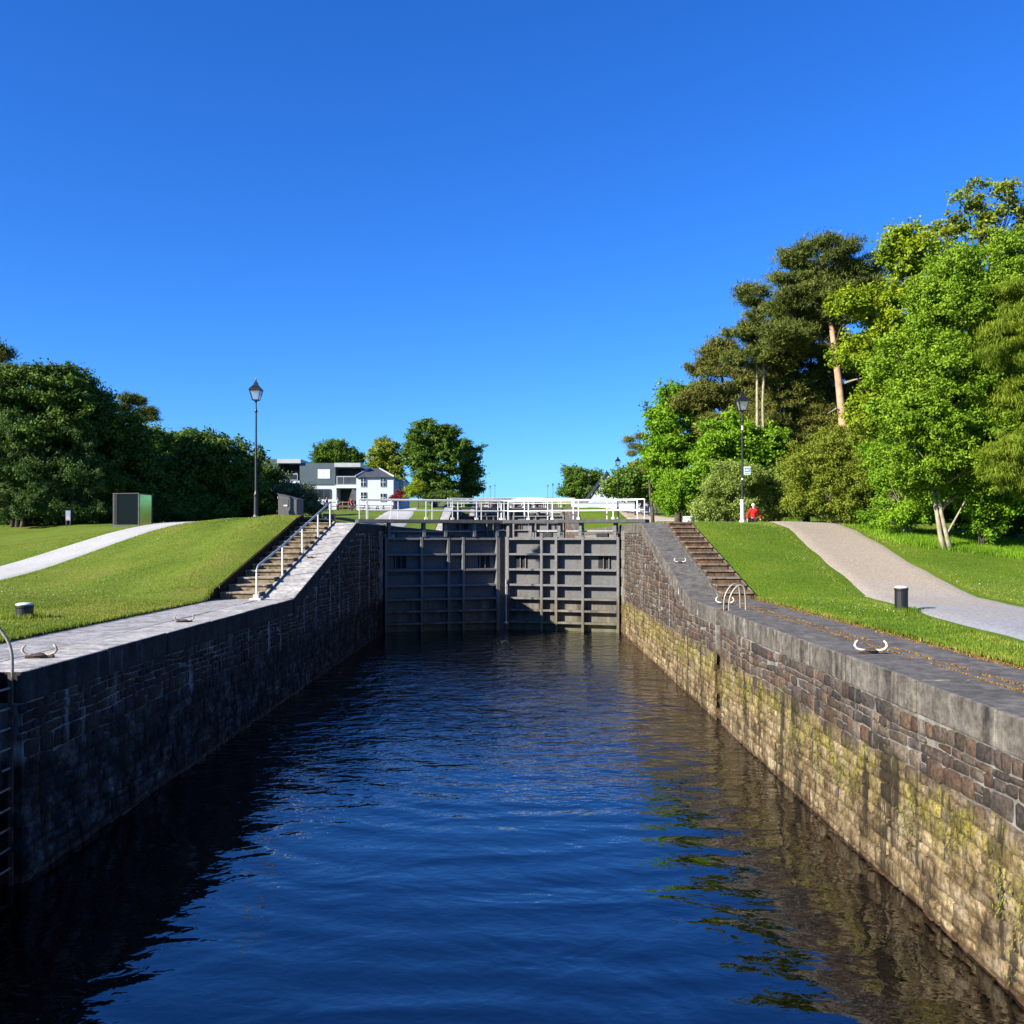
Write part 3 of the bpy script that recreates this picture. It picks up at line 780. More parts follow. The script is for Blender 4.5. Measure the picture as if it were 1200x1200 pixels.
# ------------------------------------------------------------------ stairs and handrail
def stairs(side):
    sgn = side; xa = (XR if side > 0 else XL)+sgn*.98; xb = (QR-.08) if side > 0 else (QL+.08)
    mat = M['step_r'] if side > 0 else M['step_l']
    lab = 'flight of brown stone steps beside the right ramp' if side > 0 else 'flight of worn sandstone steps with a handrail beside the left ramp'
    t = thing('stone_stairs', lab, 'steps', ((xa+xb)/2, 28, LOW), 0, 'stone steps climbing past the first gate')
    N = 13; w = abs(xb-xa)/2; rr = random.Random(5+side); dr = 11.0/N; rise = RISE/N
    for i in range(N):
        j = rr.uniform(-.02, .02); e = .02
        mb = MB()
        mb.hexa([(-w, i*dr+j, -.5+i*rise*.9), (w, i*dr-j, -.5+i*rise*.9), (w, 11.0, -.5+i*rise*.9), (-w, 11.0, -.5+i*rise*.9),
                 (-w, i*dr+j, (i+1)*rise-.04), (w, i*dr-j, (i+1)*rise-.04), (w, i*dr+dr+.1, (i+1)*rise-.04), (-w, i*dr+dr+.1, (i+1)*rise-.04)]) if False else None
        mb.box(-w, w, i*dr+.03+j, i*dr+dr+.06, i*rise-.25, (i+1)*rise-.055)
        s = mb.build('step', mat, t, bevel=.012)
        MB().box(-w, w, i*dr-.02+j, i*dr+dr+.02, (i+1)*rise-.052, (i+1)*rise+.004+rr.uniform(-.006,.006)).build('tread', M['tread_r'] if side > 0 else M['step_l'], s, bevel=.014)
    # sloping kerbs on both sides
    for x, m, wd, up in ((xa-sgn*.05, M['step_l'] if side < 0 else M['coping_r'], .04, .05), (xb+sgn*.05, M['step_r'] if side > 0 else M['soil'], .03, .10 if side > 0 else .36)):
        X0 = x-(xa+xb)/2
        MB().hexa([(X0-wd,0,-.5),(X0+wd,0,-.5),(X0+wd,11,-.5+RISE),(X0-wd,11,-.5+RISE),(X0-wd,0,up),(X0+wd,0,up),(X0+wd,11,up+RISE),(X0-wd,11,up+RISE)]).build('kerb', m, t)
    return t
stairs(1); stairs(-1)
def handrail():
    x = XL-.93
    t = thing('handrail', 'steel handrail on five white posts up the left steps', 'handrail', (x, 27.5, LOW))
    ys = [0, 3.0, 5.8, 8.4, 10.7]
    def zz(y): return coping_top(y+27.5)-LOW
    pts = []
    for k in range(7):
        a = k/6*math.pi/2*.75; pts.append((0, .35*(1-math.cos(a))*1.2, .78+.26*math.sin(a)))
    for i, y in enumerate(ys):
        if i == 0: continue
        MB().tube([(0,y,zz(y)-.1),(0,y,zz(y)+(.98))], .030, 8).build('post', M['white_paint'], t, smooth=False)
    MB().tube([(0,0,0),(0,0,.80)], .030, 8).build('post', M['white_paint'], t)
    MB().tube(pts+[(0,y,zz(y)+1.0) for y in ys[1:]], .032, 8).build('rail', M['galv'], t, smooth=True)
    MB().box(-.17,.17,-.2,.2,-.01,.05).box(-.08,.08,-.09,.09,.05,.16).build('base_plate', M['stone_pale'], t, bevel=.01)
handrail()

# ------------------------------------------------------------------ ladders, hooks, bollards
def ladder(name, side, lab):
    face, sgn = (XR, 1) if side > 0 else (XL, -1); y0, y1 = LAD_R if side > 0 else LAD_L
    t = thing(name, lab, 'ladder', (face+sgn*.12, (y0+y1)/2, 0)); hw = (y1-y0)/2-.06
    for s in (-1, 1):
        MB().box(-.03,.03,s*hw-.02,s*hw+.02,-1,LOW-.01).build('stile', M['rust'], t)
    z = -.3
    while z < LOW-.1:
        MB().tube([(0,-hw,z),(0,hw,z)], .016, 6).build('rung', M['rust'] if side > 0 else M['rail_steel'], t); z += .27
    # curved grab hoops rising over the coping
    for s in (-1, 1):
        pts = [(sgn*.0, s*hw, LOW-.15), (sgn*.02, s*hw, LOW+.25)]
        if side > 0:
            pts = [(sgn*.06, s*hw, LOW-.1), (sgn*.08, s*hw, LOW+.26), (sgn*.17, s*hw, LOW+.48), (sgn*.28, s*hw, LOW+.60), (sgn*.37, s*hw, LOW+.62), (sgn*.45, s*hw, LOW+.54), (sgn*.48, s*hw, LOW+.28), (sgn*.49, s*hw, LOW-.02)]
        else:
            pts = [(sgn*-.02, s*hw, LOW-.1), (sgn*-.01, s*hw, LOW+.28), (sgn*.10, s*hw, LOW+.52), (sgn*.35, s*hw, LOW+.78), (sgn*.6, s*hw, LOW+.80), (sgn*.75, s*hw, LOW+.6), (sgn*.78, s*hw, LOW-.02)]
        sm = []
        for i in range(len(pts)-1):
            p0, a, b, p3 = [Vector(pts[min(max(i+k, 0), len(pts)-1)]) for k in (-1,0,1,2)]
            for q in range(5):
                u = q/5; sm.append(.5*((2*a)+(-p0+b)*u+(2*p0-5*a+4*b-p3)*u*u+(-p0+3*a-3*b+p3)*u**3))
        sm.append(Vector(pts[-1]))
        MB().tube(sm, .022, 8).build('grab_rail', M['rail_steel'], t, smooth=True)
ladder('wall_ladder', 1, 'wall ladder with two curved grab rails on the right quay')
ladder('wall_ladder', -1, 'dark wall ladder recessed in the left wall, cut by the picture edge')

def hook(X, Y, z, rot, lab, slope=0, hm='horn_white', sc=.85):
    t = thing('mooring_hook', lab, 'mooring hook', (X, Y, z), rot, 'white horned mooring hooks on the quays')
    t.rotation_euler = (slope, 0, rot); t.scale = (sc, sc, sc)
    MB().box(-.24,.24,-.05,.05,.0,.05).build('base', M['rust'], t, bevel=.015)
    MB().lathe([(.13,.052),(.11,.065),(.06,.085)], 12).build('boss', M['rust'], t)
    for s in (-1, 1):
        pts = [(s*.08,0,.055),(s*.17,0,.055),(s*.25,0,.085),(s*.285,0,.14),(s*.27,0,.19),(s*.225,0,.235)]
        MB().tube(pts, [.022,.023,.023,.022,.020,.015], 8).build('horn', M[hm], t, smooth=True)
M['horn_white'] = simple('chipped white hook paint', (.58,.55,.49), .6, 0, .4, 14)
M['horn_rust'] = simple('flaking pale hook paint', (.34,.29,.22), .8, 0, .6, 9)
hook(5.55, 14.8, LOW, R(-12), 'nearest white mooring hook with two raised horns on the right quay')
hook(5.62, 25.6, LOW, R(-20), 'white mooring hook on the right quay just left of the ladder rails')
hook(5.55, 32.3, coping_top(32.3), R(-15), 'white mooring hook halfway up the right ramp', math.atan(RISE/11), 'horn_white', .7)
hook(-7.25, 14.2, LOW, R(12), 'rusty white mooring hook at the left end of the left quay', 0, 'horn_rust')
hook(-7.2, 20.2, LOW, R(25), 'mooring hook midway along the pale left quay', 0, 'horn_rust', .7)
hook(-7.3, 33.0, coping_top(33.0), R(20), 'small mooring hook on the left ramp', math.atan(RISE/11), 'horn_rust', .6)

def bollard(X, Y, h, r_, lab):
    z = gz(X, Y); t = thing('bollard', lab, 'bollard', (X, Y, z), 0, 'black bollards with white caps on the banks')
    MB().lathe([(r_*.95,-.15),(r_*.95,.04),(r_,.06),(r_,h-.07),(r_*1.06,h-.05),(r_*1.06,h)], 22).build('drum', M['black_iron'], t, bevel=.008)
    MB().lathe([(r_*1.02,h+.002),(r_*1.02,h+.02),(r_*.75,h+.045),(r_*.3,h+.055)], 22).build('cap', M['white_paint'], t, smooth=True)
bollard(9.25, 22.7, .56, .155, 'tall black bollard with a white cap on the right bank')
bollard(-10.95, 20.8, .30, .18, 'short black bollard with a white cap on the left bank')
r = np.random.default_rng(8)
X = np.concatenate([9.25+r.normal(0,.2,700), -10.95+r.normal(0,.22,900)]); Y = np.concatenate([22.7+r.normal(0,.2,700), 20.8+r.normal(0,.22,900)])
tag(scatter_blades('tuft_grass', X, Y, .12, .02, LM['blade_r'], 9), 'longer grass tufts around the bollards', 'grass', kind='stuff')

# low pale drum and black box at the stair tops
X, Y = ax(807, 43), 43.0
d = thing('stone_drum', 'low pale concrete drum at the top of the right steps', 'stone drum', (X, Y, gz(X, Y)))
MB().lathe([(.24,-.1),(.24,.03),(.225,.05),(.25,.24),(.26,.26)], 20).build('body', M['stone_pale'], d, bevel=.01)
MB().lathe([(.265,.261),(.275,.28),(.26,.325),(.1,.34)], 20).build('lid', M['stone_pale'], d, smooth=True)
X, Y = ax(386, 42.5), 42.5
d = thing('valve_box', 'low black box with a white label at the top of the left steps', 'box', (X, Y, gz(X, Y)))
MB().box(-.25,.25,-.2,.2,-.1,.36).build('body', M['black_iron'], d, bevel=.02)
MB().box(-.27,.27,-.22,.22,.361,.40).build('lid', M['black_iron'], d, bevel=.01)
MB().box(-.19,-.08,-.204,-.202,.10,.26).build('label_plate', M['white_paint'], d)

# ------------------------------------------------------------------ cabinet, mirrored kiosk, small board
def cabinet():
    Y = 41.5; X = ax(341, Y); t = thing('steel_cabinet', 'grey steel cabinet with a sloping lid beside the left steps', 'cabinet', (X, Y, gz(X, Y)), R(-6))
    w, d, h = .42, .45, 1.14
    MB().prism([(-w,-.3),(w,-.3),(w,h-.24),(-w,h)], -d, d).build('body', M['bin_grey'], t, bevel=.015)
    MB().add([(-w-.03,-d-.03,h+.012),(w+.04,-d-.03,h-.238),(w+.04,d+.03,h-.238),(-w-.03,d+.03,h+.012),
              (-w-.03,-d-.03,h+.042),(w+.04,-d-.03,h-.208),(w+.04,d+.03,h-.208),(-w-.03,d+.03,h+.042)],
             [(0,3,2,1),(4,5,6,7),(0,1,5,4),(1,2,6,5),(2,3,7,6),(3,0,4,7)]).build('lid', M['bin_grey'], t)
    v = MB().box(-.22,.06,-d-.02,-d-.003,.60,.93).build('vent', M['deck'], t, bevel=.005)
    MB().box(-.16,.0,-d-.03,-d-.021,.62,.68).build('label_plate', M['white_paint'], v)
    for z in (.12, .95): MB().tube([(-w-.004,-d-.015,z),(-w-.004,-d-.015,z+.1)], .014, 6).build('hinge', M['galv'], t)
cabinet()
def kiosk():
    Y = 52.0; X = ax(156, Y); t = thing('mirrored_kiosk', 'glass and steel kiosk box with a side coloured like reflected grass standing before the left trees', 'kiosk', (X, Y, gz(X, Y)), R(-6))
    w, d, h = .72, .72, 1.72
    for sx in (-1, 1):
        for sy in (-1, 1): MB().box(sx*w-.035, sx*w+.035, sy*d-.035, sy*d+.035, -.2, h).build('corner_post', M['deck'], t)
    MB().box(-w-.05, w+.05, -d-.05, d+.05, h+.001, h+.05).build('roof', M['deck'], t, bevel=.01)
    MB().box(-w+.03, w-.03, -d-.01, -d+.02, .05, h-.02).build('front_panel', M['dark_glass'], t)
    MB().box(-w+.03, w-.03, d-.02, d+.01, .05, h-.02).build('back_panel', M['dark_glass'], t)
    MB().box(w-.02, w+.012, -d+.03, d-.03, .05, h-.02).build('side_panel', M['grass_reflection_panel'], t)
    MB().box(-w-.01, -w+.02, -d+.03, d-.03, .05, h-.02).build('side_panel', M['dark'], t)
    MB().box(-w+.03, -w+.20, -d-.03, -d-.011, .05, h-.02).build('mullion', M['dark'], t)
    MB().box(-w-.06, w+.06, -d-.06, d+.06, -.2, .045).build('plinth', M['deck'], t)
kiosk()
Y = 57.0; X = ax(80, Y)
t = thing('notice_board', 'small pale notice board on a post before the dark left trees', 'notice board', (X, Y, gz(X, Y)), R(10))
MB().box(-.14,.14,-.03,.02,.35,.95).build('panel', simple('pale blue board', (.28,.30,.42), .6), t, bevel=.01)
MB().box(-.1,.1,-.035,-.031,.42,.60).build('notice', simple('pink notice', (.5,.35,.38), .6), t)
for s in (-1, 1): MB().box(s*.11-.025, s*.11+.025, -.025,.025,-.2,.349).build('post', M['deck'], t)

# ------------------------------------------------------------------ street lamps
def lamp(loc, label, white_base=False):
    t = thing('street_lamp', label, 'street lamp', loc, 0, 'black lantern street lamps along the canal')
    prof = [(.13,-.3),(.13,.10),(.105,.14),(.095,.2),(.085,.95),(.10,1.0),(.10,1.06),(.07,1.12),(.055,1.2),(.048,2.6),(.05,2.62),(.046,2.66),(.042,4.55),(.062,4.57),(.07,4.62),(.05,4.68),(.036,4.72),(.032,4.98),(.05,5.0),(.06,5.04),(.03,5.08)]
    if white_base:
        MB().lathe([p for p in prof if p[1] < 1.1], 14).build('base', M['pole_white'], t, smooth=False)
        MB().lathe([(.07,1.06)]+[p for p in prof if p[1] > 1.1], 12).build('pole', M['black_iron'], t)
        MB().lathe([(.053,1.5),(.053,1.6)], 12).lathe([(.052,1.95),(.052,2.03)], 12).lathe([(.047,4.2),(.047,4.4)], 12).build('band', M['pole_white'], t)
    else:
        MB().lathe(prof[:7], 14).build('base', M['black_iron'], t)
        MB().lathe([(.09,1.06)]+prof[7:], 12).build('pole', M['black_iron'], t)
        MB().lathe([(.135,.0),(.12,.13)], 14).build('band', M['pole_white'], t)
    rt = math.pi/4
    lf = MB(); s0, s1, z0, z1 = .13, .235, 5.09, 5.52
    for k in range(4):
        a = rt+k*math.pi/2; b = a+math.pi/2
        p0 = (s0*1.414*math.cos(a), s0*1.414*math.sin(a), z0); p1 = (s1*1.414*math.cos(a), s1*1.414*math.sin(a), z1)
        q0 = (s0*1.414*math.cos(b), s0*1.414*math.sin(b), z0); q1 = (s1*1.414*math.cos(b), s1*1.414*math.sin(b), z1)
        lf.tube([p0, p1], .017, 6).tube([p0, q0], .016, 6).tube([p1, q1], .02, 6)
        lf.tube([(p0[0]*.3,p0[1]*.3,5.06), p0], .012, 6)
    lf.build('lantern_frame', M['black_iron'], t)
    MB().lathe([(s0*1.30,z0+.01),(s1*1.32,z1-.01)], 4, rot=rt).build('lantern_glass', M['lamp_glass'], t)
    MB().lathe([(s1*1.52,z1+.0),(s1*1.5,z1+.03),(.24,z1+.12),(.13,z1+.22),(.10,z1+.27),(.11,z1+.29),(.06,z1+.36),(.03,z1+.38)], 4, rot=rt).build('lantern_roof', M['black_iron'], t)
    MB().lathe([(.02,z1+.37),(.035,z1+.41),(.015,z1+.44),(.025,z1+.47),(.004,z1+.56)], 8).build('finial', M['black_iron'], t)
    return t
Y = 40.2; X = ax(300, Y)
lp = lamp((X, Y, gz(X, Y)), 'black lantern lamp post on the left grass mound, beside the grey cabinet')
Y = 42.5; X = ax(870, Y)
lr = lamp((X, Y, gz(X, Y)), 'black lantern lamp post with pale base and blue sign beside the person in red', True)
sg = MB().box(.06,.36,-.03,-.01,2.18,2.55).build('sign_plate', M['white_paint'], lr, bevel=.005)
MB().box(.09,.33,-.036,-.031,2.30,2.50).build('sign_emblem', M['blue_sign'], sg)
MB().prism([(.12,2.36),(.28,2.36),(.31,2.40),(.25,2.40),(.24,2.44),(.16,2.44),(.15,2.40),(.10,2.40)], -.040, -.0365).build('sign_boat', M['white_paint'], sg)
MB().box(.10,.32,-.036,-.031,2.22,2.25).build('sign_line', M['blue_sign'], sg)
far_lamps = [(724, 90, 'lamp post rising clear above the right bushes beyond the gate'),
    (711, 140, 'thin distant lamp post just above the white gable on the right'),
    (690, 150, 'distant lamp post in front of the round tree right of the flight'),
    (655, 200, 'distant lamp post against the sky just left of the round tree'),
    (648, 240, 'second distant lamp post left of the round tree, smaller'),
    (642, 290, 'third distant lamp post left of the round tree, smallest'),
    (567, 235, 'distant lamp post against the sky right of the tall dark tree'),
    (574.5, 250, 'second distant lamp post right of the tall dark tree'),
    (580, 330, 'third and smallest distant lamp post right of the tall dark tree')]
for x, Y, lab in far_lamps:
    X = ax(x, Y); dup(lp, (X, Y, gz(X, Y)), None, lab)

# ------------------------------------------------------------------ trees
def ico_dirs(r, n):
    v = r.normal(0, 1, (n, 3)); return v/np.linalg.norm(v, axis=1)[:, None]
STY = {  # leaf length, width, density per m2 of clump surface, clump radius, flatten, up-bias, material
 'broad':  dict(l=.22, w=.14, den=50, cr=1.0, fl=.75, style='leaf'),
 'fine':   dict(l=.145, w=.09, den=98, cr=.85, fl=.8, style='leaf'),
 'bush':   dict(l=.14, w=.07, den=85, cr=.62, fl=.9, style='leaf'),
 'pine':   dict(l=.32, w=.05, den=66, cr=.74, fl=.62, style='needle'),
 'larch':  dict(l=.30, w=.032, den=110, cr=.75, fl=.55, style='droop'),
 'sparse': dict(l=.26, w=.17, den=22, cr=.8, fl=.6, style='leaf'),
}
def crown_mesh(blobs, st, seed, mat, fill=1.0, parent=None, name='crown', leaf_scale=1.0, cover=1.0):
    """blobs: list of (x,y,z,rx,ry,rz) world ellipsoids filled with leaf clumps"""
    r = np.random.default_rng(seed); S = STY[st]; P = []; N = []; VA = []; clumps = []
    cr = S['cr']*leaf_scale**.7
    for (bx, by, bz, rx, ry, rz) in blobs:
        area = 4*np.pi*((rx*ry)**1.6/3+(rx*rz)**1.6/3+(ry*rz)**1.6/3)**(1/1.6)
        n = max(4, int(fill*area/(cr*cr*1.6)))
        d = ico_dirs(r, n); rad = r.uniform(.55, 1.0, n)**.6
        rad *= 1+.10*np.sin(d[:,0]*4+seed)+.10*np.sin(d[:,2]*5+seed*2)
        c = np.stack([bx+d[:,0]*(rx-cr*.5)*rad, by+d[:,1]*(ry-cr*.5)*rad, bz+d[:,2]*(rz-cr*.45)*rad], 1)
        for q in c: clumps.append((q, cr*r.uniform(.55, 1.25)))
    for (q, R0) in clumps:
        n = int(S['den']*4*R0*R0*2.4/leaf_scale**2*cover); m = int(r.integers(9, 15))
        td = ico_dirs(r, m); td[:,2] = td[:,2]*.8+.15; tl = R0*r.uniform(.55, 1.3, m)
        j = r.integers(0, m, n); u = r.random(n)**.6
        off = td[j]*(tl[j]*u)[:,None]+r.normal(0, (.22 if S['style'] == 'needle' else .15)*R0, (n,3))
        p = q+off*np.array([1,1,S['fl']])
        d = off/(np.linalg.norm(off,axis=1)[:,None]+1e-6)
        tv = r.normal(0,.13,m)
        P.append(p); N.append(d)
        VA.append(np.clip(.45+r.normal(0,.13)+tv[j]+r.normal(0,.15,n)+.12*d[:,2], 0, 1))
    P = np.concatenate(P); N = np.concatenate(N); VA = np.concatenate(VA); n = len(P)
    ln = S['l']*leaf_scale*r.uniform(.6,1.25,n); wd = S['w']*leaf_scale*r.uniform(.7,1.2,n)
    if S['style'] == 'leaf':
        nn = N*.55+r.normal(0,.55,(n,3))+np.array([0,0,.35])
    else: nn = r.normal(0,1,(n,3))
    nn /= np.linalg.norm(nn,axis=1)[:,None]+1e-9
    if S['style'] == 'needle': a = N*.7+r.normal(0,.55,(n,3))+np.array([0,0,.45])
    elif S['style'] == 'droop': a = r.normal(0,.35,(n,3))+np.array([0,0,-1.0])+N*np.array([.35,.35,0])
    else: a = r.normal(0,1,(n,3))+np.array([0,0,-.3])
    a -= nn*np.sum(a*nn,1)[:,None]; a /= np.linalg.norm(a,axis=1)[:,None]+1e-9
    b = np.cross(nn, a)
    V = np.empty((n,4,3))
    V[:,0] = P-a*ln[:,None]*.5; V[:,1] = P+b*wd[:,None]*.5-a*ln[:,None]*.05+nn*wd[:,None]*.12
    V[:,2] = P+a*ln[:,None]*.5; V[:,3] = P-b*wd[:,None]*.5-a*ln[:,None]*.05+nn*wd[:,None]*.12
    o = np_mesh(name, V.reshape(-1,3), np.arange(4*n).reshape(n,4), mat, parent, attr=np.repeat(VA,4))
    return o, [c[0] for c in clumps]
def curve_pts(a, b, sag, n=6, rr=random):
    a, b = Vector(a), Vector(b); m = (a+b)/2+Vector((rr.uniform(-1,1)*sag, rr.uniform(-1,1)*sag, rr.uniform(0,1)*sag))
    return [a*(1-t)**2+m*2*t*(1-t)+b*t*t for t in [k/n for k in range(n+1)]]

LEAFCOUNT = 0
def tree(name, label, cat, group, base, Y, blobs, st, leafm, bark='bark_dark', trunk_r=.2, trunk_top=None, seed=1, limbs=9,
         fill=1.0, stems=1, lean=0, dzs=.85, scale=None, cover=1.0):
    """base: photo x of the foot; blobs: (x, y, rx, ry[, depth offset]) ellipses read off the photo at depth Y"""
    global LEAFCOUNT
    X = ax(base, Y); z0 = gz(X, Y); t = thing(name, label, cat, (X, Y, z0), 0, group)
    k = Y/F; wb = []
    for b in blobs:
        c = at(b[0], b[1], Y); dy = b[4] if len(b) > 4 else 0
        wb.append((c.x-X, dy, c.z-z0, b[2]*k, b[2]*k*dzs, b[3]*k))
    sc = (scale*.85 if scale else max(.85, Y/62.0))
    o, cl = crown_mesh(wb, st, seed, LM[leafm], fill, t, 'crown', sc, cover)
    LEAFCOUNT += len(o.data.polygons)
    rr = random.Random(seed); zt = trunk_top if trunk_top else max(b[2] for b in wb)
    top = max(wb, key=lambda b: b[2])
    for s in range(stems):
        tx = top[0]*(.9 if stems == 1 else rr.uniform(.3,1)); mb = MB()
        off = 0 if stems == 1 else (s-(stems-1)/2)*trunk_r*2.2
        n = 9; pts = []; rs = []
        for i in range(n+1):
            u = i/n
            pts.append((off+tx*u**1.4+lean*u+(rr.uniform(-.06,.06) if 0<i<n else 0), top[1]*u+rr.uniform(-.05,.05)+(0 if stems==1 else off*.4*u), -.3+(zt+.3)*u))
            rs.append(trunk_r*(1.25 if i == 0 else 1)*(1-.78*u))
        mb.tube(pts, rs, 9); tr = mb.build('trunk', M[bark], t, smooth=True)
        if limbs:
            picks = [c for c in cl if c[2] > zt*.25]; rr.shuffle(picks)
            lm = MB()
            for c in picks[:limbs]:
                pine = st in ('pine', 'larch'); u = min(.92, max(.2, c[2]/max(zt,.1)*.96 if pine else (c[2]-.8)/max(zt,.1)*.8)); i = int(u*n)
                a = Vector(pts[i]); lm.tube(curve_pts(a, c, .4, 5, rr), [rs[i]*(.3 if pine else .5)*(1-.13*q) for q in range(6)], 6)
            if picks: lm.build('limb', M['bark_dark' if st == 'pine' else bark], tr, smooth=True)
    return t
G_R = 'trees of the right bank'; G_L = 'trees of the left bank'; G_C = 'trees behind the buildings'
# right bank, front row
tree('broadleaf_tree', 'tall fresh green broadleaf tree with two pale stems on the right', 'tree', G_R, 1112, 37.5,
     [(1130,400,78,95),(1100,470,80,75,-.6),(1165,340,70,70,.5),(1150,500,80,75),(1075,530,52,45,-.3),(1185,430,60,90,.6),(1120,330,50,45,.8),(1055,450,45,60,.3),(1085,565,34,24,.6),(1140,560,44,30,.9),(1190,520,50,50,.9)], 'fine', 'fresh', 'bark_pale', .10, 7.6, 2, 10, .95, 2, -1.6, dzs=.7)
tree('larch', 'feathery yellow green larch drooping at the right edge', 'tree', G_R, 1232, 35.5,
     [(1195,400,52,45,-.4),(1215,470,55,40),(1180,545,48,38,-.8),(1220,560,55,45),(1205,350,45,35)], 'larch', 'larch', 'bark_dark', .22, 12, 3, 14, .8)
tree('sparse_oak', 'open crowned tree with bare limbs showing above the right bank', 'tree', G_R, 1148, 55,
     [(1150,228,42,24),(1115,262,36,22),(1180,262,42,26),(1140,290,55,30),(1200,240,30,22),(1085,300,40,28)], 'sparse', 'olive', 'bark_dark', .28, None, 4, 34, .5, cover=.62)
tree('yellow_maple', 'yellow green maple in front of the pines', 'tree', G_R, 1045, 47,
     [(1050,380,42,40),(1010,360,40,26,-.4),(1075,330,42,40),(1000,420,30,22,-.6),(1060,440,45,50),(1035,480,45,40),(1060,290,30,28)], 'broad', 'yellow', 'bark_dark', .2, None, 5, 10, .85)
tree('scots_pine', 'tall scots pine with bare pink trunk and broad flat crown', 'pine', G_R, 996, 53,
     [(960,300,48,24),(1005,320,32,24),(925,325,28,16),(950,350,45,24),(985,365,36,22),(930,390,34,18),(970,330,44,24,.8),(1010,340,26,20),(955,375,40,20,1.2)], 'pine', 'pine', 'bark_pine', .34, None, 6, 16, .85, 1, dzs=1.0)
tree('scots_pine', 'thinner scots pine with forked pale trunk and gaps in its crown', 'pine', G_R, 893, 56.5,
     [(885,345,26,20),(900,375,38,22),(868,388,24,14),(915,410,42,24),(880,420,34,14),(905,395,36,22,.8)], 'pine', 'pine', 'bark_pale', .15, None, 7, 14, .62, 2, dzs=1.0)
tree('scots_pine', 'low dark pine mass left of the forked pine', 'pine', G_R, 850, 61,
     [(845,415,32,18),(820,430,22,14),(850,455,48,26),(880,470,45,26),(815,470,30,20),(850,500,45,24)], 'pine', 'pine_b', 'bark_dark', .25, None, 8, 12, 1.0)
tree('scots_pine', 'bushy lower pine between the two bare trunks', 'pine', G_R, 945, 59,
     [(940,430,42,24),(925,470,52,28),(960,500,45,30),(905,510,45,28),(945,540,40,25),(985,430,36,46,1),(1012,475,36,40,1),(908,440,36,28,1),(960,390,40,28,1),(985,520,40,30)], 'pine', 'pine_b', 'bark_dark', .22, None, 9, 12, 1.0)
tree('sycamore', 'bright green sycamore at the left end of the right wood', 'tree', G_R, 795, 62,
     [(793,465,24,20),(780,495,26,24),(800,520,40,35),(775,535,22,28),(815,480,24,24),(790,570,34,28)], 'broad', 'bright', 'bark_dark', .25, None, 10, 10, 1.0)
tree('broadleaf_tree', 'bright green tree behind the lamp with the blue sign', 'tree', G_R, 850, 54.5,
     [(850,520,40,38),(885,530,36,32),(870,560,40,32),(830,555,32,32),(915,545,30,30)], 'broad', 'bright', 'bark_dark', .2, None, 11, 10, 1.0)
tree('broadleaf_tree', 'green tree in the back of the wood filling the gap behind the maple', 'tree', G_R, 1030, 60,
     [(1030,420,50,50),(1080,400,50,60),(1010,480,50,50),(1070,500,60,60),(1000,550,60,50)], 'broad', 'mid', 'bark_dark', .25, None, 12, 6, .8)
tree('broadleaf_tree', 'dark green tree deep behind the larch at the right edge', 'tree', G_R, 1180, 52,
     [(1170,380,70,70),(1200,480,70,80),(1140,520,70,60),(1190,580,70,50)], 'broad', 'mid', 'bark_dark', .25, None, 13, 6, .9)
# shrubs along the foot of the right wood
GS = 'shrubs along the right path'
tree('shrub', 'bright green leafy shrub overhanging the far right path', 'shrub', GS, 805, 59,
     [(800,575,34,26),(825,590,34,22),(785,590,20,16),(840,570,28,22)], 'fine', 'bright', 'bark_dark', .07, None, 21, 6, 1.0, 4)
tree('shrub', 'sage green shrub just left of the lamp with the blue sign', 'shrub', GS, 848, 52,
     [(845,580,28,24),(865,560,28,24),(870,595,30,20),(830,600,28,16),(850,560,22,22)], 'bush', 'sage', 'bark_dark', .06, None, 22, 6, 1.0, 4)
tree('shrub', 'sage shrub with thin twigs behind the person in red', 'shrub', GS, 908, 53.6,
     [(898,572,30,28),(918,590,30,26),(890,600,26,18),(920,565,24,24)], 'bush', 'sage', 'bark_dark', .06, None, 23, 6, 1.0, 4)
tree('shrub', 'large olive hazel bush with many stems right of the person', 'shrub', GS, 985, 51,
     [(955,540,38,34),(990,530,40,36),(1010,560,40,36),(965,580,42,32),(1000,595,40,24),(938,585,22,24)], 'bush', 'olive', 'bark_pale', .05, None, 24, 12, .95, 9)
tree('shrub', 'bright green maple sapling left of the two pale stems', 'shrub', GS, 1062, 40.5,
     [(1050,560,34,22),(1075,590,34,18),(1040,530,30,20),(1060,605,40,14)], 'fine', 'bright', 'bark_pale', .06, None, 25, 6, .8, 3)
tree('shrub', 'low green undergrowth right of the two pale stems', 'shrub', GS, 1150, 38.5,
     [(1140,600,30,20),(1175,590,30,25),(1160,620,28,14)], 'fine', 'bright', 'bark_dark', .05, None, 26, 6, .55, 3)
tree('shrub', 'dark undergrowth in the shade at the right edge', 'shrub', GS, 1205, 40.5,
     [(1195,600,40,30),(1230,590,45,45),(1120,600,36,22)], 'fine', 'dark', 'bark_dark', .05, None, 27, 6, .7, 3)
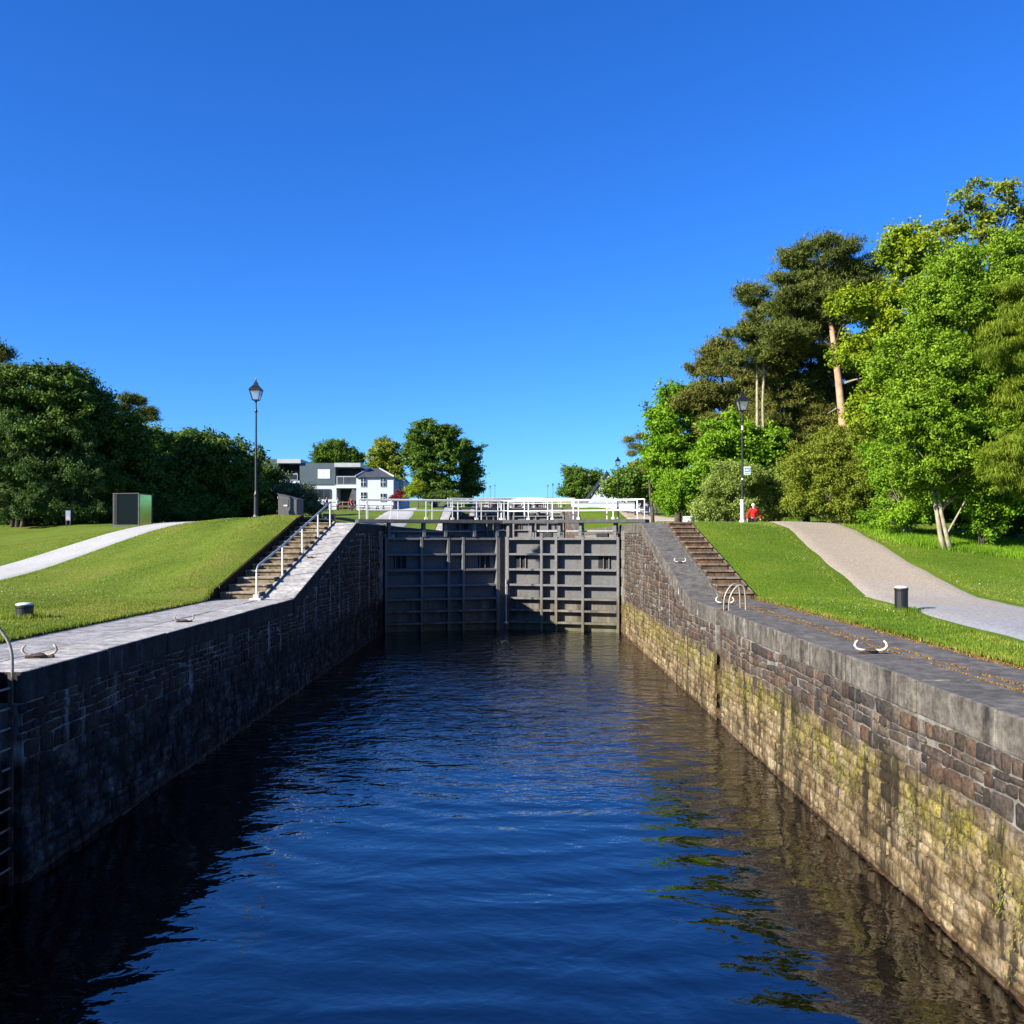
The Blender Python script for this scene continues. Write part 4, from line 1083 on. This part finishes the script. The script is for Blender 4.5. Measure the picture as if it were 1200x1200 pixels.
# far right
tree('monkey_puzzle', 'dark spiky evergreen with long arms at the left end of the wood', 'tree', G_R, 765, 78,
     [(738,515,7,3),(745,523,9,3),(752,512,7,4),(742,532,8,3),(757,527,12,6),(765,545,15,12)], 'pine', 'pine_b', 'bark_dark', .15, None, 14, 6, 1.0, scale=.8)
tree('bush', 'round dark green bush between the white gable and the spiky evergreen', 'shrub', GS, 745, 92,
     [(745,565,28,20),(725,572,20,14),(765,575,22,15)], 'broad', 'mid', 'bark_dark', .12, None, 28, 5, 1.0)
tree('bush', 'olive bush behind the distant couple on the right path', 'shrub', GS, 770, 100,
     [(765,560,22,20),(750,550,14,12)], 'broad', 'olive', 'bark_dark', .12, None, 29, 5, 1.0)
tree('round_tree', 'distant round tree alone against the sky right of the flight', 'tree', G_R, 683, 165,
     [(683,565,27,18),(670,560,14,14),(697,570,16,14),(680,575,28,12)], 'broad', 'mid', 'bark_dark', .3, None, 15, 5, 1.0, scale=1.9)
# left bank
tree('broadleaf_tree', 'big dark broadleaf tree at the left edge', 'tree', G_L, 20, 60,
     [(20,470,60,48),(60,460,50,36),(-20,520,70,80),(40,540,70,60),(80,490,44,40)], 'broad', 'dark', 'bark_dark', .3, None, 31, 10, 1.0)
tree('spruce', 'dark spruce tip rising at the extreme left', 'tree', G_L, -4, 66,
     [(-4,412,14,18),(-2,440,24,20),(0,470,34,26)], 'pine', 'pine', 'bark_dark', .25, None, 32, 8, 1.0)
tree('broadleaf_tree', 'dark broadleaf tree with rounded shoulder in the middle of the left wood', 'tree', G_L, 125, 63,
     [(110,490,42,36),(140,515,40,40),(100,550,50,50),(150,560,42,45)], 'broad', 'dark', 'bark_dark', .28, None, 33, 10, 1.0)
tree('willow', 'soft blue green willow on the lawn edge at the far left', 'tree', G_L, 20, 58,
     [(15,520,36,40),(-10,560,40,40),(40,565,40,36),(20,595,50,20)], 'bush', 'teal', 'bark_dark', .14, None, 34, 10, .75, 3)
tree('willow', 'soft green willow in front of the dark left trees', 'tree', G_L, 80, 59,
     [(75,530,36,40),(95,560,40,36),(60,580,40,26),(85,600,46,16)], 'bush', 'teal', 'bark_dark', .14, None, 35, 10, .85, 3)
tree('scots_pine', 'small pine with a thin open crown above the left wood', 'pine', G_L, 158, 84,
     [(158,468,18,8),(145,478,13,6),(170,482,14,7),(155,490,20,8),(180,490,9,6)], 'pine', 'pine', 'bark_pale', .16, None, 36, 10, 1.0, scale=1.0)
tree('broadleaf_tree', 'green topped tree below the small pine on the left', 'tree', G_L, 185, 74,
     [(170,515,24,20),(195,530,32,28),(175,560,40,40),(215,520,25,18)], 'broad', 'mid', 'bark_dark', .22, None, 37, 8, .9)
tree('broadleaf_tree', 'dark tree behind the mirrored kiosk', 'tree', G_L, 180, 66,
     [(175,560,36,34),(210,570,40,36),(150,590,34,24)], 'broad', 'dark', 'bark_dark', .22, None, 38, 8, 1.0)
tree('broadleaf_tree', 'dense dark tree left of the near lamp post', 'tree', G_L, 250, 68,
     [(240,525,36,28),(265,545,40,34),(225,560,40,40),(280,570,40,34)], 'broad', 'dark', 'bark_dark', .24, None, 39, 8, 1.0)
tree('broadleaf_tree', 'dark tree directly behind the near lamp post', 'tree', G_L, 300, 76,
     [(300,555,26,26),(318,575,26,22),(285,580,30,20)], 'broad', 'dark', 'bark_dark', .2, None, 40, 8, 1.0)
tree('shrub', 'silvery leaved shrub between the grey cabinet and the cafe', 'shrub', 'shrubs near the cafe', 345, 70,
     [(335,580,20,16),(358,580,22,16),(345,592,26,10)], 'bush', 'silver', 'bark_dark', .06, None, 41, 6, 1.0, 3)
tree('hedge_shrub', 'dark shrub on the lawn right of the silvery shrub', 'shrub', 'shrubs near the cafe', 375, 78,
     [(372,595,14,8),(360,597,16,8)], 'bush', 'dark', 'bark_dark', .06, None, 42, 6, 1.0, 3)
for i, (x, Y, w_, h_, lab) in enumerate([(-5, 62, 40, 22, 'dark undergrowth at the far left edge of the left wood'),
        (60, 61, 40, 20, 'dark undergrowth left of the small notice board'), (118, 62, 36, 20, 'dark undergrowth between the notice board and the mirrored kiosk'),
        (185, 64, 36, 22, 'dark undergrowth just right of the mirrored kiosk'), (235, 66, 36, 20, 'dark undergrowth midway between kiosk and near lamp post'),
        (285, 70, 34, 18, 'dark undergrowth at the foot of the near lamp post'), (322, 76, 26, 16, 'dark undergrowth behind the grey cabinet')]):
    b0 = CY-(gz(ax(x, Y), Y)-EYE)*F/Y
    tree('shrub', lab, 'shrub', 'undergrowth of the left wood', x, Y, [(x-w_*.5, b0-h_*.6, w_*.7, h_*.8), (x+w_*.5, b0-h_*.55, w_*.7, h_*.75), (x, b0-h_*.9, w_*.7, h_*.8)], 'fine', 'dark', 'bark_dark', .05, None, 70+i, 4, .9, 3)
# trees behind the buildings
tree('broadleaf_tree', 'round tree behind the flat roofed cafe', 'tree', G_C, 395, 175,
     [(393,530,26,16),(380,538,18,12),(410,538,18,14)], 'broad', 'mid', 'bark_dark', .3, None, 51, 5, 1.0, scale=1.9)
tree('broadleaf_tree', 'olive tree with visible trunk behind the white house', 'tree', G_C, 450, 172,
     [(447,530,18,18),(460,540,18,20),(440,550,16,16),(462,560,16,14)], 'broad', 'olive', 'bark_pale', .3, None, 52, 8, .9, scale=1.9)
tree('broadleaf_tree', 'largest round tree of the centre, right of the white house', 'tree', G_C, 510, 150,
     [(505,515,34,24),(490,530,22,18),(525,520,24,22),(510,545,36,24),(505,570,30,16)], 'broad', 'mid', 'bark_dark', .4, None, 53, 8, 1.0, scale=1.9)
tree('broadleaf_tree', 'tall narrow dark tree at the right end of the central clump', 'tree', G_C, 552, 155,
     [(550,535,16,20),(552,560,17,24),(545,575,20,12)], 'broad', 'mid', 'bark_dark', .3, None, 54, 6, 1.0, scale=1.9)
tree('conifer_shrub', 'yellow green conifer right of the white house', 'shrub', 'shrubs near the cafe', 490, 125,
     [(490,572,10,12),(484,578,9,8)], 'fine', 'yellow', 'bark_dark', .1, None, 55, 4, 1.0, scale=1.5)
tree('maple_shrub', 'maroon leaved shrub at the corner of the white house', 'shrub', 'shrubs near the cafe', 468, 128,
     [(468,581,7,7),(463,585,7,4)], 'fine', 'maroon', 'bark_dark', .06, None, 56, 4, 1.0, scale=1.4)
tree('bush', 'dark bush below the central round tree', 'shrub', 'shrubs near the cafe', 515, 125,
     [(510,582,18,7),(530,583,14,6)], 'fine', 'dark', 'bark_dark', .06, None, 57, 4, 1.0, scale=1.5)
# distant woods that close the horizon
def far_wood(name, label, x0, x1, y0, y1, hmin, hmax, n, seed):
    r = np.random.default_rng(seed); bl = []
    for i in range(n):
        X = r.uniform(x0, x1); Y = r.uniform(y0, y1); h = r.uniform(hmin, hmax)
        bl.append((X, Y, gz(X, Y)+h*.45, h*.5, h*.5, h*.55))
    o, c = crown_mesh(bl, 'broad', seed, LM['dark' if x0 < 0 else 'mid'], .8, None, name, 3.2)
    tag(o, label, 'wood', kind='stuff')
far_wood('left_wood', 'far dark wood closing the left side behind the trees', -75, -42, 82, 125, 7, 10, 26, 61)
far_wood('right_wood', 'far dark wood closing the right side behind the pines', 24, 62, 66, 110, 9, 14, 26, 62)

# dead pine snag branches
def snag():
    t = bpy.data.objects['scots_pine']
    tr = [c for c in t.children if c.name.startswith('trunk')][0]; mb = MB()
    for z, s, l in ((9.0,1,1.7),(9.4,-1,.6),(9.7,1,.5),(6.6,-1,1.0),(8.2,1,.9)):
        mb.tube([(-.35,0,z),(-.35+s*l*.5,-.2,z+.15),(-.35+s*l,-.3,z+.05+.2*s)], [.07,.05,.025], 6)
    mb.build('dead_branch', M['bark_pale'], tr)
snag()

# ------------------------------------------------------------------ buildings
def px(x0, y0, x1, y1, Y):   # rectangle from photo pixels -> x0,x1,z0,z1
    a, b = at(x0, y1, Y), at(x1, y0, Y); return a.x, b.x, a.z, b.z
def cafe():
    Y = 140.0; B = at(365, 592, Y); t = thing('cafe_building', 'low modern cafe with grey cladding, white ground floor and two balconies', 'building', (B.x, Y, B.z))
    def bx(x0, y0, x1, y1, d0, d1, name, mat, par=None):
        a, b, c, d = px(x0, y0, x1, y1, Y)
        return MB().box(a-B.x, b-B.x, d0, d1, c-B.z, d-B.z).build(name, mat, par or t)
    bx(300,538,326.5,600,0,12,'wall',M['clad'])
    bx(326.6,543,352,600,3.2,12,'wall',M['clad_dark'])
    bx(325.5,538.2,353,543,-.4,12.1,'canopy',M['fascia'])
    f = bx(327,555,349,563,-.1,0,'balustrade',M['fascia'])
    bx(328,556,348,562,-.14,-.104,'glass',M['win'],f)
    bx(326,563,352,566,0,3.19,'balcony_slab',M['render'])
    bx(351.2,542.6,393,568,0,12.05,'wall',M['clad'])
    bx(354,568.1,394,600,.15,12,'wall',M['render'])
    w = bx(372.5,550,387,561,-.08,0,'window',M['render'])
    for q in (373.5, 380.7): bx(q,551,q+5.5,560,-.1,-.081,'pane',M['white_cloth'],w)
    w = bx(358,573,387,584,-.02,.149,'window',M['deck'])
    for q in range(4): bx(358.6+q*7.1,573.5,364.6+q*7.1,583.5,-.05,-.021,'pane',M['win'],w)
    bx(393.1,548,418,600,3.5,12,'wall',M['clad_dark'])
    bx(392.5,542.7,423,547.5,-.5,12.1,'canopy',M['fascia'])
    f = bx(394.5,558,417,567.5,-.1,0,'balustrade',M['fascia'])
    for q in (395.5, 403, 410): bx(q,559,q+6.5,567,-.14,-.104,'glass',M['clad_dark'],f)
    bx(393.6,568,417.5,572,-.2,3.49,'balcony_slab',M['render'])
    a = at(410,573,Y); b = at(433,587,Y)
    MB().prism([(a.x-B.x,b.z-B.z),(b.x-B.x,b.z-B.z),(a.x-B.x+.6,a.z-B.z)], -1.2, 1.8).build('porch_roof', M['slate'], t)
cafe()
def house():
    Y = 138.0; B = at(440, 592, Y); t = thing('white_house', 'white two storey house with slate hipped roof', 'house', (B.x, Y, B.z))
    def bx(x0, y0, x1, y1, d0, d1, name, mat, par=None):
        a, b, c, d = px(x0, y0, x1, y1, Y)
        return MB().box(a-B.x, b-B.x, d0, d1, c-B.z, d-B.z).build(name, mat, par or t)
    bx(417.5,559,461,600,0,8,'wall',M['render'])
    bx(461.1,562,472.5,600,2,8,'wing_wall',M['render'])
    def roof(xa, xb, ye, yr, ra, rb, d0, d1, name):
        p = [at(xa,ye,Y), at(xb,ye,Y)]; q = [at(ra,yr,Y), at(rb,yr,Y)]; m = (d0+d1)/2
        V = [(p[0].x-B.x,d0,p[0].z-B.z),(p[1].x-B.x,d0,p[1].z-B.z),(p[1].x-B.x,d1,p[1].z-B.z),(p[0].x-B.x,d1,p[0].z-B.z),(q[0].x-B.x,m,q[0].z-B.z),(q[1].x-B.x,m,q[1].z-B.z)]
        return MB().add(V, [(0,1,5,4),(1,2,5),(2,3,4,5),(3,0,4),(0,3,2,1)]).build(name, M['slate'], t)
    rf = roof(416.5,462.5,559.5,546.5,428,440,-.4,8.4,'roof')
    a, b = at(440,546.8,Y), at(462.5,559,Y)
    MB().tube([(a.x-B.x,4,a.z-B.z+.03),(b.x-B.x,-.4,b.z-B.z+.05)], .13, 6).build('ridge_flashing', M['fascia'], rf)
    a, b = at(428,546.8,Y), at(416.5,559,Y)
    MB().tube([(a.x-B.x,4,a.z-B.z+.03),(b.x-B.x,-.4,b.z-B.z+.05)], .13, 6).build('ridge_flashing', M['fascia'], rf)
    roof(460.8,473.5,562.3,559.5,463,471,1.8,8.2,'wing_roof')
    for (x0,y0,x1,y1) in ((423,560,429,570),(446,560,452,570),(446,578.5,452,587.5),(423,577,429,586),(466,564,470.5,573)):
        d = 0 if x0 < 461 else 2
        w = bx(x0-.5,y0-.3,x1+.5,y1+.5,d-.10,d,'window',M['render']); bx(x0,y0,x1,y1,d-.13,d-.101,'pane',M['win'],w)
        bx((x0+x1)/2-.2,y0,(x0+x1)/2+.2,y1,d-.15,d-.131,'glazing_bar',M['white_paint'],w); bx(x0,(y0+y1)/2-.2,x1,(y0+y1)/2+.2,d-.16,d-.151,'glazing_bar',M['white_paint'],w)
house()
def gable():
    Y = 118.0; B = at(706, 586, Y); t = thing('white_cottage', 'small white gabled cottage with dark roof right of the flight', 'house', (B.x, Y, B.z))
    e = [at(693,584,Y), at(714,556,Y)]
    x0, x1, xr = at(693,0,Y).x-B.x, at(735,0,Y).x-B.x, at(712,0,Y).x-B.x
    zr = e[1].z-B.z; ze = at(0,583,Y).z-B.z
    MB().prism([(x0,-.5),(x1,-.5),(x1,ze),(xr,zr),(x0,ze)], 0, 9).build('wall', M['render'], t)
    th = .16
    MB().prism([(x0-.35,ze-.2),(xr,zr+.02),(x1+.35,ze-.2),(x1+.35,ze-.2+th),(xr,zr+.02+th*1.4),(x0-.35,ze-.2+th)], -.12, 9.3).build('roof', M['slate_dark'], t)
    Y = 112.0; c = at(712,590,Y)
    w = thing('garden_wall', 'low white garden wall in front of the gabled cottage', 'wall', (c.x, Y, gz(c.x, Y)))
    MB().box(-4.0,5.5,-.15,.15,-.3,1.0).build('panel', M['render'], w)
    MB().box(-4.05,5.55,-.19,.19,1.001,1.08).build('capping', M['fascia'], w)
gable()

# ------------------------------------------------------------------ people
def skin_obj(name, nodes, edges, mat, parent, sub=1):
    me = bpy.data.meshes.new(name); me.from_pydata([n[0] for n in nodes], edges, [])
    o = bpy.data.objects.new(name, me); COL.objects.link(o); me.materials.append(mat); o.parent = parent
    m = o.modifiers.new('Skin', 'SKIN'); m.use_smooth_shade = True
    if not me.skin_vertices: me.skin_vertices.new()
    for i, n in enumerate(nodes):
        q = n[1] if isinstance(n[1], tuple) else (n[1], n[1])
        me.skin_vertices[0].data[i].radius = q
        me.skin_vertices[0].data[i].use_root = (i == 0)
    s = o.modifiers.new('Sub', 'SUBSURF'); s.levels = sub; s.render_levels = sub
    return o
def person(label, loc, rotz, top, trousers, hair, h=1.7, stride=.18, sit=False, group=None, arm=.16):
    """front of the body is -y"""
    t = thing('person', label, 'person', loc, rotz, group); k = h/1.7
    def S(p): return (p[0]*k, p[1]*k, p[2]*k)
    st = stride
    J = dict(pel=(0,0,.93), sp=(0,.01,1.12), ch=(0,0,1.34), nk=(0,.005,1.47), hb=(0,-.005,1.54), hd=(0,-.01,1.60), ht=(0,.0,1.66))
    kn = lambda s: (s*.10, -.04+s*-st*.35, .50); an = lambda s: (s*.10, s*-st*.9+.03, .09); to = lambda s: (s*.115, s*-st*.9-.13, .035)
    hip = lambda s: (s*.09, 0, .88)
    sh = lambda s: (s*.18, .0, 1.40); el = lambda s: (s*(.19+arm*.45), s*.05+.03, 1.13); wr = lambda s: (s*(.18+arm*.7), s*.10-.06, .90); fi = lambda s: (s*(.18+arm*.7), s*.11-.08, .80)
    nodes = [(S(J['pel']),.11*k),(S(J['sp']),.10*k),(S(J['ch']),(.115*k,.09*k)),(S(J['nk']),.05*k),(S(J['hb']),.06*k),(S(J['hd']),.088*k),(S(J['ht']),.06*k)]
    edges = [(0,1),(1,2),(2,3),(3,4),(4,5),(5,6)]
    for s in (-1,1):
        b = len(nodes)
        nodes += [(S(hip(s)),.08*k),(S(kn(s)),.055*k),(S(an(s)),.038*k),(S(to(s)),.03*k)]
        edges += [(0,b),(b,b+1),(b+1,b+2),(b+2,b+3)]
        b = len(nodes)
        nodes += [(S(sh(s)),.05*k),(S(el(s)),.038*k),(S(wr(s)),.026*k),(S(fi(s)),.022*k)]
        edges += [(2,b),(b,b+1),(b+1,b+2),(b+2,b+3)]
        # four fingers and a thumb
        for q in range(4):
            f0 = fi(s); c = len(nodes)
            nodes += [(S((f0[0]+(q-1.5)*.004, f0[1]+(q-1.5)*.018, f0[2]-.05)),.008*k),(S((f0[0]-s*.012, f0[1]+(q-1.5)*.019-.01, f0[2]-.085+abs(q-1.4)*.006)),.007*k)]
            edges += [(b+3,c),(c,c+1)]
        c = len(nodes); nodes += [(S((wr(s)[0]-s*.005, wr(s)[1]-.05, wr(s)[2]-.10)),.009*k)]; edges += [(b+3,c)]
    skin_obj('body', nodes, edges, M['skin'], t)
    jn = [(S((0,0,.86)),(.155*k,.125*k)),(S(J['sp']),(.145*k,.12*k)),(S(J['ch']),(.15*k,.115*k)),(S((0,0,1.46)),.07*k)]; je = [(0,1),(1,2),(2,3)]
    for s in (-1,1):
        b = len(jn); jn += [(S(sh(s)),.075*k),(S(el(s)),.062*k),(S((wr(s)[0],wr(s)[1],wr(s)[2]+.03)),.05*k)]; je += [(2,b),(b,b+1),(b+1,b+2)]
    skin_obj('jacket', jn, je, M[top], t)
    tn = [(S(J['pel']),(.13*k,.115*k))]; te = []
    for s in (-1,1):
        b = len(tn); tn += [(S(hip(s)),.10*k),(S(kn(s)),.078*k),(S((an(s)[0],an(s)[1],.12)),.066*k)]; te += [(0,b),(b,b+1),(b+1,b+2)]
    skin_obj('trousers', tn, te, M[trousers], t)
    for s in (-1,1):
        a, b = S(an(s)), S(to(s))
        MB().tube([(a[0],a[1]+.05*k,.05*k),(a[0],(a[1]+b[1])/2,.05*k),(b[0],b[1],.04*k)], [.04*k,.05*k,.035*k], 8).build('shoe', M['black_iron'], t, smooth=True)
    hm = MB()
    hm.lathe([(.098*k,1.60*k),(.102*k,1.64*k),(.092*k,1.69*k),(.06*k,1.725*k),(.02*k,1.74*k)], 12, (0,.022*k,0)).build('hair', M[hair], t, smooth=True)
    fm = MB()
    for s in (-1,1):
        fm.lathe([(.004,-.012),(.012,-.006),(.012,.006),(.004,.012)], 8, (s*.034*k,-.088*k,1.612*k))
    fm.build('eyes', M['dark'], t)
    MB().tube([(0,-.088*k,1.615*k),(0,-.112*k,1.578*k),(0,-.09*k,1.57*k)], [.008,.015,.008], 6).build('nose', M['skin'], t)
    MB().box(-.026*k,.026*k,-.094*k,-.082*k,1.538*k,1.546*k).build('mouth', M['pink'], t)
    return t
Y = 50; X = ax(883, Y)
person('person in a bright red jacket walking beside the right lamp post', (X, Y, gz(X, Y)-.02), R(5), 'red', 'navy', 'hair_white', 1.74, .14, arm=.3)
Y = 92
X = ax(761, Y); pw = person('person in pink pushing a pram on the far right path', (X, Y, gz(X, Y)+.03), R(170), 'pink', 'jeans', 'hair', 1.66, .2, arm=.1)
X = ax(753, Y); person('person in grey walking beside the pram on the far right path', (X, Y+.4, gz(X, Y)+.03), R(175), 'grey_cloth', 'grey_cloth', 'hair', 1.76, .2)
X = ax(757, 90.5); pm = thing('pram', 'small dark pram pushed along the far right path', 'pram', (X, 90.5, gz(X, 90.5)+.03), R(170))
MB().prism([(-.22,.45),(.22,.45),(.25,.72),(-.25,.72)], -.4, .35).build('basket', M['navy'], pm, bevel=.04)
MB().lathe([(.28,0),(.26,.15),(.15,.27),(.03,.3)], 12, (0,-.15,.7)).build('hood', M['navy'], pm, smooth=True)
MB().tube([(-.2,.3,.6),(-.2,.75,1.0),(.2,.75,1.0),(.2,.3,.6)], .018, 6).build('handle', M['galv'], pm)
for sx in (-1, 1):
    for yy in (-.3, .35):
        MB().tube([(sx*.26-.02,yy,.14),(sx*.26+.02,yy,.14)], .14, 14).tube([(sx*.24,yy,.14),(sx*.2,yy*.6,.46)], .012, 6).build('wheel', M['black_iron'], pm)
# visitors and tables in front of the cafe
cafe_people = [(375, 122, 'white_cloth', 'jeans', 'visitor in a white top standing in front of the cafe windows'),
               (383, 124, 'pink', 'navy', 'visitor in a pale pink top by the cafe corner'),
               (396, 121, 'white_cloth', 'navy', 'visitor in a white top left of the cafe porch roof'),
               (412, 120, 'red', 'jeans', 'visitor in a red top before the cafe porch')]
for x, Y, a, b, lab in cafe_people:
    X = ax(x, Y); person(lab, (X, Y, gz(X, Y)), R(20+x%7*9), a, b, 'hair', 1.7, .06, group='visitors outside the cafe')
def picnic(x, Y, lab, first=[None]):
    X = ax(x, Y)
    if first[0]: return dup(first[0], (X, Y, gz(X, Y)), R(x%5*11), lab)
    t = thing('picnic_table', lab, 'picnic table', (X, Y, gz(X, Y)), R(10), 'picnic tables outside the cafe'); first[0] = t
    MB().box(-.9,.9,-.38,.38,.72,.77).build('tabletop', M['timber'], t)
    for s in (-1,1):
        MB().box(-.9,.9,s*.72-.14,s*.72+.14,.42,.46).build('seat', M['timber'], t)
        MB().box(s*.6-.04,s*.6+.04,-.86,.86,.36,.419).add([], []).tube([(s*.6,-.3,.72),(s*.6,-.7,0)], .05, 6).tube([(s*.6,.3,.72),(s*.6,.7,0)], .05, 6).build('leg_frame', M['timber'], t)
for x, Y, lab in ((404,118,'picnic table left of the cafe porch roof'), (437,119,'picnic table below the left windows of the white house'), (455,117,'picnic table at the right corner of the white house'), (424,116,'picnic table under the cafe porch roof')): picnic(x, Y, lab)
def fence():
    Y = 126; a, b = ax(388, Y), ax(415, Y); t = thing('timber_fence', 'dark timber fence along the cafe terrace', 'fence', ((a+b)/2, Y, gz((a+b)/2, Y))); w = (b-a)/2
    for i in range(5):
        x = -w+i*w/2; MB().box(x-.06,x+.06,-.06,.06,-.2,1.25).build('post', M['timber'], t)
    for z in (.5, 1.05): MB().box(-w,w,-.10,-.061,z,z+.12).build('rail', M['timber'], t)
fence()

# ------------------------------------------------------------------ sky, sun, camera
w = bpy.data.worlds.new('World'); SC.world = w; w.use_nodes = True
nt = w.node_tree; bg = nt.nodes['Background']
sky = nt.nodes.new('ShaderNodeTexSky'); sky.sky_type = 'NISHITA'; sky.sun_disc = False
el = math.asin(-SUN_D.z); rot = math.atan2(-SUN_D.x, -SUN_D.y)
sky.sun_elevation = el; sky.sun_rotation = rot % (2*math.pi)
sky.air_density = 1.0; sky.dust_density = .2; sky.ozone_density = 2.5; sky.altitude = 0
hs = nt.nodes.new('ShaderNodeHueSaturation'); hs.inputs['Saturation'].default_value = 1.25; hs.inputs['Value'].default_value = 1.0
nt.links.new(sky.outputs[0], hs.inputs['Color']); mt = nt.nodes.new('ShaderNodeMix'); mt.data_type = 'RGBA'; mt.blend_type = 'MULTIPLY'; mt.inputs[0].default_value = 1
mt.inputs[7].default_value = (.46, .97, 1.80, 1)
nt.links.new(hs.outputs[0], mt.inputs[6]); nt.links.new(mt.outputs[2], bg.inputs[0]); bg.inputs[1].default_value = .05
ld = bpy.data.lights.new('sun', 'SUN'); ld.energy = 5.0; ld.angle = R(.5); ld.color = (1.0, .93, .80)
lo = bpy.data.objects.new('sun', ld); COL.objects.link(lo); lo.rotation_euler = SUN_D.to_track_quat('-Z', 'Y').to_euler(); lo.location = (-30, -20, 30)

cd = bpy.data.cameras.new('camera'); cam = bpy.data.objects.new('camera', cd); COL.objects.link(cam)
cam.location = (0, 0, EYE); cam.rotation_euler = (R(90), 0, 0)
cd.sensor_width = 36; cd.lens = 36*F/1200; cd.shift_x = -(CX-600)/1200; cd.shift_y = (CY-600)/1200
cd.clip_start = .1; cd.clip_end = 8000
SC.camera = cam
SC.render.resolution_x = 1024; SC.render.resolution_y = 1024
SC.view_settings.view_transform = 'Standard'; SC.view_settings.look = 'None'; SC.view_settings.gamma = 1
SC.view_settings.exposure = 1.35
print('LEAVES', LEAFCOUNT, 'OBJECTS', len(bpy.data.objects))
